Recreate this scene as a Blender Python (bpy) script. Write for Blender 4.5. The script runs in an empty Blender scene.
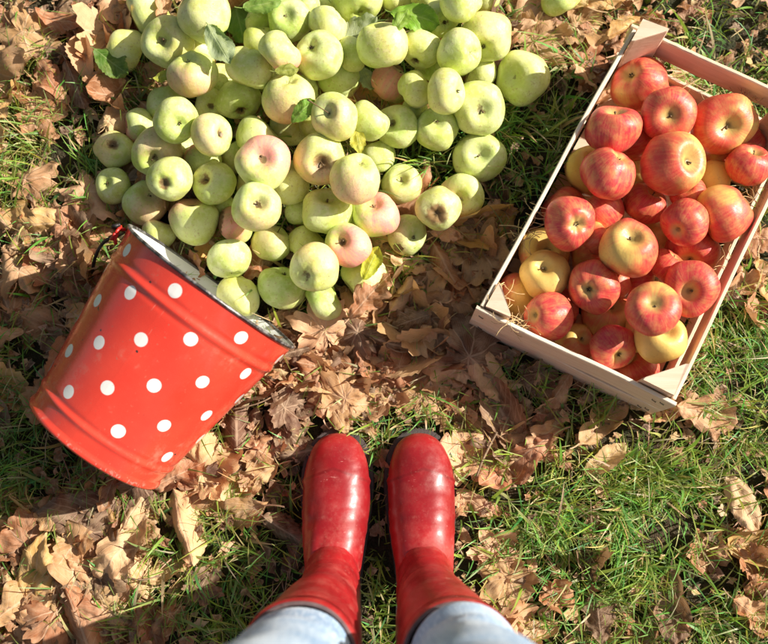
import bpy, math, random
import numpy as np
from mathutils import Vector, Matrix, noise
random.seed(7)
R = math.radians
scene = bpy.context.scene
col = scene.collection

# ------------------------------------------------------------------ camera geometry
H = 1.45
F = 1044.0                      # focal length in pixels of a 768 wide picture
TILT = R(10)
def at(px, py, z):
    """point of the real world at height z seen at a photo position"""
    dx = (px-384)/F; dy = (322-py)/F
    y = dy*math.cos(TILT)+math.sin(TILT); zz = dy*math.sin(TILT)-math.cos(TILT)
    k = (H-z)/-zz
    return Vector((dx*k, y*k, z))
def to_px(p):
    v = Vector((p[0], p[1], p[2]-H))
    y = v.y*math.cos(TILT)+v.z*math.sin(TILT)
    d = -(-v.y*math.sin(TILT)+v.z*math.cos(TILT))
    return 384+F*v.x/d, 322-F*y/d
CAM = Vector((0, 0, H))

# ------------------------------------------------------------------ helpers
def tag(o, label=None, cat=None, group=None, kind=None):
    if label: o['label'] = label
    if cat: o['category'] = cat
    if group: o['group'] = group
    if kind: o['kind'] = kind
    return o
def link(name, data, parent=None):
    o = bpy.data.objects.new(name, data); col.objects.link(o)
    if parent: o.parent = parent
    return o
def mesh(name, v, f, mats=(), smooth=True, uv=None, colr=None):
    me = bpy.data.meshes.new(name)
    me.from_pydata([tuple(p) for p in v], [], [tuple(q) for q in f])
    me.update()
    if smooth: me.shade_smooth()
    for m in mats: me.materials.append(m)
    if uv is not None:
        l = me.uv_layers.new(name='UVMap'); li = np.zeros(len(me.loops), dtype=np.int32)
        me.loops.foreach_get('vertex_index', li)
        l.data.foreach_set('uv', np.asarray(uv, dtype=np.float32)[li].ravel())
    if colr is not None:
        a = me.color_attributes.new('tint', 'FLOAT_COLOR', 'POINT')
        a.data.foreach_set('color', np.asarray(colr, dtype=np.float32).ravel())
    return me
def add_loft(rings, V, Fc, cap0=True, cap1=True, closed=True):
    n = len(rings[0]); b = len(V)
    for r in rings: V.extend(r)
    for i in range(len(rings)-1):
        for j in range(n if closed else n-1):
            k = (j+1) % n
            Fc.append((b+i*n+j, b+i*n+k, b+(i+1)*n+k, b+(i+1)*n+j))
    if cap0: Fc.append(tuple(b+j for j in range(n))[::-1])
    if cap1: Fc.append(tuple(b+(len(rings)-1)*n+j for j in range(n)))
def tube(pts, rad, V, Fc, n=8):
    pts = [Vector(p) for p in pts]; rings = []
    up = Vector((0.13, 0.2, 0.97))
    for i, p in enumerate(pts):
        t = (pts[min(i+1, len(pts)-1)]-pts[max(i-1, 0)]).normalized()
        a = t.cross(up)
        if a.length < 1e-3: a = t.cross(Vector((1, 0, 0)))
        a.normalize(); b = t.cross(a).normalized(); up = -b if False else up
        r = rad[i] if isinstance(rad, (list, tuple)) else rad
        rings.append([p+(a*math.cos(2*math.pi*k/n)+b*math.sin(2*math.pi*k/n))*r for k in range(n)])
    add_loft(rings, V, Fc)
def spline(pts, m):
    """Catmull-Rom through a list of tuples"""
    P = [np.array(p, dtype=float) for p in pts]; P = [2*P[0]-P[1]]+P+[2*P[-1]-P[-2]]
    out = []
    for i in range(1, len(P)-2):
        for k in range(m):
            t = k/m; a, b, c, d = P[i-1:i+3]
            out.append(.5*((2*b)+(-a+c)*t+(2*a-5*b+4*c-d)*t*t+(-a+3*b-3*c+d)*t**3))
    out.append(P[-2]); return out

# ------------------------------------------------------------------ node helpers
class NT:
    def __init__(s, name):
        s.m = bpy.data.materials.new(name); s.m.use_nodes = True
        s.t = s.m.node_tree; s.t.nodes.clear()
        s.out = s.n('ShaderNodeOutputMaterial')
    def n(s, typ, **kw):
        nd = s.t.nodes.new(typ)
        for k, v in kw.items(): setattr(nd, k, v)
        return nd
    def l(s, a, b): s.t.links.new(a, b)
    def put(s, sock, v):
        if isinstance(v, bpy.types.NodeSocket): s.l(v, sock)
        elif isinstance(v, (tuple, list)) and len(v) == 3 and sock.type == 'RGBA': sock.default_value = (*v, 1)
        else: sock.default_value = v
    def math(s, op, a, b=None, c=None, clamp=False):
        nd = s.n('ShaderNodeMath', operation=op); nd.use_clamp = clamp
        s.put(nd.inputs[0], a)
        if b is not None: s.put(nd.inputs[1], b)
        if c is not None: s.put(nd.inputs[2], c)
        return nd.outputs[0]
    def mix(s, f, a, b, mode='MIX'):
        nd = s.n('ShaderNodeMix', data_type='RGBA', blend_type=mode)
        s.put(nd.inputs[0], f); s.put(nd.inputs[6], a); s.put(nd.inputs[7], b)
        return nd.outputs[2]
    def ramp(s, v, lo, hi, a=0., b=1.):
        nd = s.n('ShaderNodeMapRange', interpolation_type='SMOOTHSTEP')
        s.put(nd.inputs[0], v); s.put(nd.inputs[1], lo); s.put(nd.inputs[2], hi)
        s.put(nd.inputs[3], a); s.put(nd.inputs[4], b)
        return nd.outputs[0]
    def noise(s, vec, scale, detail=3, rough=.55, w=None, dist=0):
        nd = s.n('ShaderNodeTexNoise', noise_dimensions='4D' if w is not None else '3D')
        if vec is not None: s.l(vec, nd.inputs['Vector'])
        s.put(nd.inputs['Scale'], scale); s.put(nd.inputs['Detail'], detail); s.put(nd.inputs['Roughness'], rough)
        s.put(nd.inputs['Distortion'], dist)
        if w is not None: s.put(nd.inputs['W'], w)
        return nd.outputs['Fac']
    def attr(s, name, typ='OBJECT'):
        nd = s.n('ShaderNodeAttribute', attribute_name=name, attribute_type=typ); return nd
    def coord(s, k='Object'): return s.n('ShaderNodeTexCoord').outputs[k]
    def rnd(s): return s.n('ShaderNodeObjectInfo').outputs['Random']
    def xyz(s, v):
        nd = s.n('ShaderNodeSeparateXYZ'); s.l(v, nd.inputs[0]); return nd.outputs
    def vec(s, x, y, z):
        nd = s.n('ShaderNodeCombineXYZ')
        for i, q in enumerate((x, y, z)): s.put(nd.inputs[i], q)
        return nd.outputs[0]
    def bump(s, h, strength, dist):
        nd = s.n('ShaderNodeBump'); s.put(nd.inputs['Strength'], strength); s.put(nd.inputs['Distance'], dist)
        s.l(h, nd.inputs['Height']); return nd.outputs[0]
    def bsdf(s, color, rough=.5, normal=None, connect=True, **kw):
        nd = s.n('ShaderNodeBsdfPrincipled')
        s.put(nd.inputs['Base Color'], color); s.put(nd.inputs['Roughness'], rough)
        for k, v in kw.items(): s.put(nd.inputs[k.replace('_', ' ')], v)
        if normal is not None: s.l(normal, nd.inputs['Normal'])
        if connect: s.l(nd.outputs[0], s.out.inputs[0])
        return nd

def thin(N, color, rough, normal, trans, tcol):
    b = N.bsdf(color, rough, normal, connect=False, Specular_IOR_Level=.35)
    t = N.n('ShaderNodeBsdfTranslucent'); N.put(t.inputs[0], tcol)
    if normal is not None: N.l(normal, t.inputs['Normal'])
    m = N.n('ShaderNodeMixShader'); m.inputs[0].default_value = trans
    N.l(b.outputs[0], m.inputs[1]); N.l(t.outputs[0], m.inputs[2]); N.l(m.outputs[0], N.out.inputs[0])

# leaf material: colour comes from the object's colour or from the vertex tint
def leaf_material(name, vertex, palmate, green=False):
    N = NT(name)
    c = N.attr('tint', 'GEOMETRY').outputs['Color'] if vertex else N.n('ShaderNodeObjectInfo').outputs['Color']
    uv = N.xyz(N.coord('UV')); u, v = uv[0], uv[1]
    co = N.coord('Generated') if not vertex else N.coord('Object')
    w = N.math('MULTIPLY', N.rnd(), 40.)
    big = N.noise(co, 3.5 if not vertex else 40., 4, .6, w)
    fine = N.noise(co, 22. if not vertex else 260., 3, .6, w)
    av = N.math('ABSOLUTE', N.math('SUBTRACT', v, .5))
    if palmate:   # u = radius, v = angle fraction
        ang = N.math('MULTIPLY', v, 1.0)
        f = N.math('FRACT', N.math('ADD', N.math('MULTIPLY', ang, 7.), .5))
        d = N.math('MULTIPLY', N.math('ABSOLUTE', N.math('SUBTRACT', f, .5)), u)
        vein = N.ramp(d, .012, .035, 1., 0.)
        f2 = N.math('FRACT', N.math('SUBTRACT', N.math('MULTIPLY', u, 9.), N.math('MULTIPLY', d, 14.)))
        side = N.ramp(N.math('ABSOLUTE', N.math('SUBTRACT', f2, .5)), .02, .10, .55, 0.)
    else:
        vein = N.ramp(av, .012, .035, 1., 0.)
        f2 = N.math('FRACT', N.math('SUBTRACT', N.math('MULTIPLY', u, 9.), N.math('MULTIPLY', av, 4.2)))
        side = N.ramp(N.math('ABSOLUTE', N.math('SUBTRACT', f2, .5)), .02, .11, .6, 0.)
    vn = N.math('MAXIMUM', vein, side)
    base = N.mix(N.ramp(big, .35, .7), c, N.mix(.35, c, (.9, .66, .42) if not green else (.5, .55, .15)))
    base = N.mix(N.ramp(fine, .52, .75, 0., .5), base, N.mix(.6, base, (.10, .05, .03) if not green else (.1, .16, .03)))
    base = N.mix(N.math('MULTIPLY', vn, .6), base, N.mix(.6, base, (.85, .62, .42) if not green else (.55, .65, .25)))
    edge = N.ramp(av, .38, .5, 0., .35)
    if not palmate and not green: base = N.mix(edge, base, N.mix(.5, base, (.14, .07, .04)))
    h = N.math('ADD', N.math('MULTIPLY', vn, -.6), N.math('MULTIPLY', fine, .8))
    nrm = N.bump(h, .55, .0012)
    thin(N, base, .62 if not green else .42, nrm, .22 if not green else .3,
         N.mix(.3, base, (.9, .45, .15)) if not green else (.3, .5, .04))
    return N.m
M_LEAF = leaf_material('dry_leaf', False, False)
M_LEAFP = leaf_material('dry_leaf_palmate', False, True)
M_LIT = leaf_material('dry_litter', True, False)
M_LITP = leaf_material('dry_litter_palmate', True, True)
M_GLEAF = leaf_material('green_leaf', False, False, True)

def simple(name, c, rough=.6, metallic=0., bumps=None, var=.25, scale=30., **kw):
    N = NT(name); co = N.coord('Object')
    n = N.noise(co, scale, 4)
    cc = N.mix(N.ramp(n, .3, .7), tuple(x*(1-var) for x in c), tuple(min(1, x*(1+var)) for x in c))
    nb = N.bump(N.noise(co, scale*4, 3), bumps[0], bumps[1]) if bumps else None
    N.bsdf(cc, rough, nb, Metallic=metallic, **kw); return N.m
M_TWIG = simple('twig_bark', (.26, .17, .10), .8, scale=200, bumps=(.5, .001))
M_STEMB = simple('apple_stem_bark', (.13, .08, .035), .75, scale=3)
M_CALYX = simple('calyx_dry', (.06, .04, .02), .9, scale=3)

# ------------------------------------------------------------------ apple materials
def apple_common(N):
    co = N.coord('Object'); x, y, z = N.xyz(co)
    w = N.math('MULTIPLY', N.rnd(), 90.)
    rho = N.math('SQRT', N.math('ADD', N.math('MULTIPLY', x, x), N.math('MULTIPLY', y, y)))
    rr = N.math('MAXIMUM', rho, .03)
    xn = N.math('DIVIDE', x, rr); yn = N.math('DIVIDE', y, rr)
    return co, x, y, z, w, rho, xn, yn
def lenticels(N, co, w, scale=17., t0=.06, t1=.11):
    vor = N.n('ShaderNodeTexVoronoi', voronoi_dimensions='4D'); N.l(co, vor.inputs['Vector'])
    N.put(vor.inputs['W'], w); vor.inputs['Scale'].default_value = scale
    return N.ramp(vor.outputs['Distance'], t0, t1, 1., 0.)
def green_apple_mat():
    N = NT('green_apple_skin'); co, x, y, z, w, rho, xn, yn = apple_common(N)
    hue = N.attr('hue').outputs['Fac']; bl = N.attr('blush').outputs['Fac']
    n1 = N.noise(co, 1.3, 3, .5, w); n2 = N.noise(co, 5., 4, .6, w)
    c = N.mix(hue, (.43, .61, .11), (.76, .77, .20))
    c = N.mix(N.ramp(n1, .35, .68), c, N.mix(.6, c, (.84, .89, .48)))
    # pale mottling
    c = N.mix(N.ramp(n2, .45, .75, 0., .45), c, (.90, .90, .58))
    # greener shoulders round the stalk
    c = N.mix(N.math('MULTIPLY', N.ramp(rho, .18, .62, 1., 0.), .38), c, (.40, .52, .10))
    # blush
    side = N.math('ADD', N.math('ADD', N.math('MULTIPLY', x, .8), N.math('MULTIPLY', z, .35)), N.math('MULTIPLY', N.math('SUBTRACT', n2, .5), .9))
    strk = N.noise(N.vec(N.math('MULTIPLY', xn, 4.), N.math('MULTIPLY', yn, 4.), N.math('MULTIPLY', z, .5)), 2.2, 3, .6, w)
    bm = N.math('MULTIPLY', N.ramp(side, -.35, .65), N.math('ADD', N.math('MULTIPLY', bl, 1.4), .07), clamp=True)
    bm = N.math('MULTIPLY', bm, N.ramp(strk, .25, .7, .65, 1.15), clamp=True)
    c = N.mix(bm, c, (.88, .36, .29))
    # russet about the cavities
    for sgn, key in ((1, 'rots'), (-1, 'rotc')):
        rot = N.attr(key).outputs['Fac']
        zz = N.math('MULTIPLY', z, float(sgn))
        a = N.math('ADD', rho, N.math('MULTIPLY', N.math('SUBTRACT', n2, .5), .55))
        lim = N.math('ADD', N.math('MULTIPLY', rot, .75), .10)
        m = N.math('MULTIPLY', N.ramp(a, N.math('MULTIPLY', lim, .55), lim, 1., 0.), N.ramp(zz, 0., .25))
        m = N.math('MULTIPLY', m, N.ramp(rot, 0., .2, .55, .95))
        c = N.mix(m, c, N.mix(N.ramp(rho, .05, .3), (.10, .055, .02), (.36, .21, .09)))
    # side bruise
    rb = N.attr('bruise').outputs['Fac']
    d = N.n('ShaderNodeVectorMath', operation='DISTANCE'); N.l(co, d.inputs[0]); d.inputs[1].default_value = (.72, -.45, -.35)
    dd = N.math('ADD', d.outputs['Value'], N.math('MULTIPLY', N.math('SUBTRACT', n2, .5), .5))
    m = N.ramp(dd, N.math('MULTIPLY', rb, .7), N.math('ADD', N.math('MULTIPLY', rb, .8), .03), 1., 0.)
    m = N.math('MULTIPLY', m, N.ramp(rb, .02, .1))
    c = N.mix(m, c, N.mix(n2, (.09, .045, .03), (.30, .16, .08)))
    # lenticels, flyspeck and scab
    c = N.mix(N.math('MULTIPLY', lenticels(N, co, w, 13.), .55), c, (.34, .27, .10))
    vor = N.n('ShaderNodeTexVoronoi', voronoi_dimensions='4D'); N.l(co, vor.inputs['Vector']); N.put(vor.inputs['W'], w); vor.inputs['Scale'].default_value = 2.6
    sd = N.math('ADD', vor.outputs['Distance'], N.math('MULTIPLY', N.noise(co, 24., 2, .6, w), .14))
    sp = N.ramp(sd, .105, .15, 1., 0.)
    c = N.mix(N.math('MULTIPLY', sp, .85), c, (.13, .075, .03))
    n3 = N.noise(co, 9., 5, .7, w)
    c = N.mix(N.ramp(n3, .53, .70, 0., .6), c, (.42, .27, .11))
    nb = N.bump(N.math('ADD', N.math('MULTIPLY', n3, .4), N.math('MULTIPLY', sp, -.5)), .18, .02)
    N.bsdf(c, N.ramp(n2, .3, .8, .34, .5), nb, Specular_IOR_Level=.4, Subsurface_Weight=.12, Subsurface_Scale=.012)
    N.t.nodes[-1].inputs['Subsurface Radius'].default_value = (1, .8, .3) if 'Subsurface Radius' in N.t.nodes[-1].inputs else (1, 1, 1)
    return N.m
def red_apple_mat():
    N = NT('red_apple_skin'); co, x, y, z, w, rho, xn, yn = apple_common(N)
    bl = N.attr('blush').outputs['Fac']; hue = N.attr('hue').outputs['Fac']
    n1 = N.noise(co, 1.1, 3, .5, w); n2 = N.noise(co, 5., 4, .6, w)
    sv = N.vec(N.math('MULTIPLY', xn, 5.), N.math('MULTIPLY', yn, 5.), N.math('MULTIPLY', z, .55))
    strk = N.noise(sv, 2.6, 4, .65, w)
    yel = N.mix(n1, (.78, .46, .10), (.80, .64, .20))
    red = N.mix(hue, (.58, .018, .050), (.70, .085, .050))
    red = N.mix(N.ramp(strk, .35, .7), red, N.mix(.45, red, (.85, .30, .12)))
    side = N.math('ADD', N.math('MULTIPLY', x, .55), N.math('ADD', N.math('MULTIPLY', N.math('SUBTRACT', n1, .5), 2.6), N.math('MULTIPLY', N.math('SUBTRACT', strk, .5), 1.1)))
    t = N.math('SUBTRACT', .75, N.math('MULTIPLY', bl, 2.25))
    m = N.ramp(side, N.math('SUBTRACT', t, .42), N.math('ADD', t, .42))
    m = N.math('MULTIPLY', m, N.ramp(N.noise(co, 3.2, 4, .65, w), .28, .60, .68, 1.))
    c = N.mix(m, yel, red)
    c = N.mix(N.ramp(N.math('ADD', rho, N.math('MULTIPLY', N.math('SUBTRACT', strk, .5), .5)), .16, .46, .85, 0.), c, N.mix(n2, (.55, .40, .12), (.70, .50, .16)))
    c = N.mix(N.ramp(rho, .05, .17, .75, 0.), c, (.16, .12, .03))
    c = N.mix(N.math('MULTIPLY', lenticels(N, co, w, 19., .07, .13), .62), c, (.88, .64, .38))
    rb = N.attr('bruise').outputs['Fac']
    d = N.n('ShaderNodeVectorMath', operation='DISTANCE'); N.l(co, d.inputs[0]); d.inputs[1].default_value = (.5, .5, -.6)
    dd = N.math('ADD', d.outputs['Value'], N.math('MULTIPLY', N.math('SUBTRACT', n2, .5), .3))
    m = N.math('MULTIPLY', N.ramp(dd, N.math('MULTIPLY', rb, .7), N.math('ADD', N.math('MULTIPLY', rb, .8), .05), 1., 0.), N.ramp(rb, .02, .1))
    c = N.mix(m, c, (.42, .22, .08))
    n3 = N.noise(co, 9., 5, .7, w)
    c = N.mix(N.ramp(n3, .54, .72, 0., .55), c, (.50, .28, .12))
    nb = N.bump(n3, .12, .02)
    N.bsdf(c, N.ramp(n2, .3, .75, .30, .52), nb, Specular_IOR_Level=.5, Subsurface_Weight=.06, Subsurface_Scale=.012)
    return N.m
M_GA = green_apple_mat(); M_RA = red_apple_mat()

def apple_mesh(name, seed, mat, ob=.9, taper=.05, dep=.36):
    rnd = random.Random(seed); nt, nf = 40, 44
    ph0 = rnd.random()*6; lump = rnd.uniform(.05, .09); rib = rnd.uniform(.008, .022)
    V, Fc = [], []
    def P(t, f):
        rr = math.sin(t)**.92 if 0 < t < math.pi else 0
        z = math.cos(t)*ob
        rr *= 1+taper*math.cos(t)+rib*math.cos(5*f+ph0)*(.4+.6*abs(math.cos(t)))
        z -= dep*math.exp(-(t/.30)**2)*.75+.10*math.exp(-(t/.62)**2)
        b = math.pi-t
        z += .22*math.exp(-(b/.26)**2)+.06*math.exp(-(b/.6)**2)
        z += rib*1.3*math.cos(5*f+ph0)*math.exp(-((b-.45)/.3)**2)
        p = Vector((rr*math.cos(f), rr*math.sin(f), z))
        q = p*1.15+Vector((seed*3.1, 0, 0))
        k = 1+lump*noise.noise(q)*1.6+.012*noise.noise(q*3)
        return p*k
    V.append(P(0, 0))
    for i in range(1, nt):
        t = math.pi*i/nt
        # denser rings in the cavities
        t = t-.28*math.sin(2*t)*.6
        for j in range(nf): V.append(P(t, 2*math.pi*j/nf))
    V.append(P(math.pi, 0)); last = len(V)-1
    for j in range(nf):
        k = (j+1) % nf
        Fc.append((0, 1+j, 1+k))
        for i in range(nt-2):
            a = 1+i*nf
            Fc.append((a+j, a+nf+j, a+nf+k, a+k))
        a = 1+(nt-2)*nf
        Fc.append((a+j, last, a+k))
    return mesh(name, V, Fc, [mat])
GA = [apple_mesh('green_apple', i+1, M_GA, ob=[.90, .84, .95, .88, 1.0, .86, .92][i], taper=[.05, .0, .09, .03, .1, -.02, .06][i], dep=[.36, .4, .3, .42, .3, .38, .34][i]) for i in range(7)]
RA = [apple_mesh('red_apple', i+20, M_RA, ob=[.90, .86, .94, .88, .92][i], taper=[.05, .02, .08, .04, .0][i], dep=[.36, .42, .34, .38, .4][i]) for i in range(5)]
def stem_mesh(seed, long=0.):
    rnd = random.Random(seed); V, Fc = [], []
    L = .24+long; a = rnd.uniform(-.3, .3); b = rnd.uniform(-.3, .3)
    pts = [(a*t*t*(.4+long*.8), b*t*t*(.4+long*.8), .42+L*t) for t in [i/7 for i in range(8)]]
    tube(pts, [.034-.010*math.sin(i/7*3)+(.014 if i == 7 else 0) for i in range(8)], V, Fc, 7)
    return mesh('stem', V, Fc, [M_STEMB])
STEMS = [stem_mesh(i) for i in range(4)]
LONG = [stem_mesh(50, .9), stem_mesh(51, 1.4)]
def calyx_mesh(seed):
    rnd = random.Random(seed); V, Fc = [], []
    for k in range(5):
        f = 2*math.pi*k/5+rnd.uniform(-.2, .2); c, s = math.cos(f), math.sin(f); b = len(V)
        for (r, w, z) in ((.02, .025, -.58), (.06, .028, -.63), (.085, .016, -.67), (.06+rnd.random()*.04, .004, -.71)):
            V += [Vector((c*r-s*w, s*r+c*w, z)), Vector((c*r+s*w, s*r-c*w, z))]
        for i in range(3): Fc.append((b+2*i, b+2*i+1, b+2*i+3, b+2*i+2))
    return mesh('calyx', V, Fc, [M_CALYX])
CALYX = [calyx_mesh(i) for i in range(3)]

placed = []            # (centre, radius)
wall_fn = None
def solve(px, py, rp, floor, zmin):
    z = max(floor+.028, zmin)
    while True:
        p = at(px, py, z); d = (CAM-p).length; r = rp*d/F
        if wall_fn and p.z < .150: p = push_in(p, r)
        ok = z >= floor+r*.90
        if ok:
            for (q, s) in placed:
                if (q-p).length < .90*(r+s): ok = False; break
        if ok or z > .26: return p, r
        z += .0015
def put_apple(kind, meshes, px, py, rp, floor, zmin, cav, props, label, group, longstem=0, idx=0):
    p, r = solve(px, py, rp, floor, zmin)
    placed.append((p, r))
    o = link(kind, meshes[idx % len(meshes)])
    w = (CAM-p).normalized(); right = Vector((1, 0, 0)); right = (right-w*right.dot(w)).normalized(); up = w.cross(right)
    rnd = random.Random(idx*7+3)
    if cav:
        ox, oy = (cav[0]-px)/rp/.80, -(cav[1]-py)/rp/.80
        l = math.hypot(ox, oy)
        if l > .93: ox, oy = ox/l*.93, oy/l*.93
        ax = (right*ox+up*oy+w*math.sqrt(max(0, 1-ox*ox-oy*oy))).normalized()
        if cav[2] == 'c': ax = -ax
    else:
        ax = (right*rnd.uniform(-1, 1)+up*rnd.uniform(-1, 1)+w*.05).normalized()
    q = Vector((0, 0, 1)).rotation_difference(ax)
    roll = Matrix.Rotation(rnd.uniform(0, 6.28), 4, 'Z')
    sx = rnd.uniform(.97, 1.05)
    o.matrix_world = Matrix.Translation(p) @ q.to_matrix().to_4x4() @ roll @ Matrix.Diagonal((r*sx, r/sx, r*rnd.uniform(.97, 1.03), 1))
    for k in ('hue', 'blush', 'rots', 'rotc', 'bruise'): o[k] = float(props.get(k, 0))
    st = link('stem', LONG[longstem-1] if longstem else STEMS[idx % 4], o)
    cx = link('calyx', CALYX[idx % 3], o)
    tag(o, label, 'apple', group)
    return o

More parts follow.
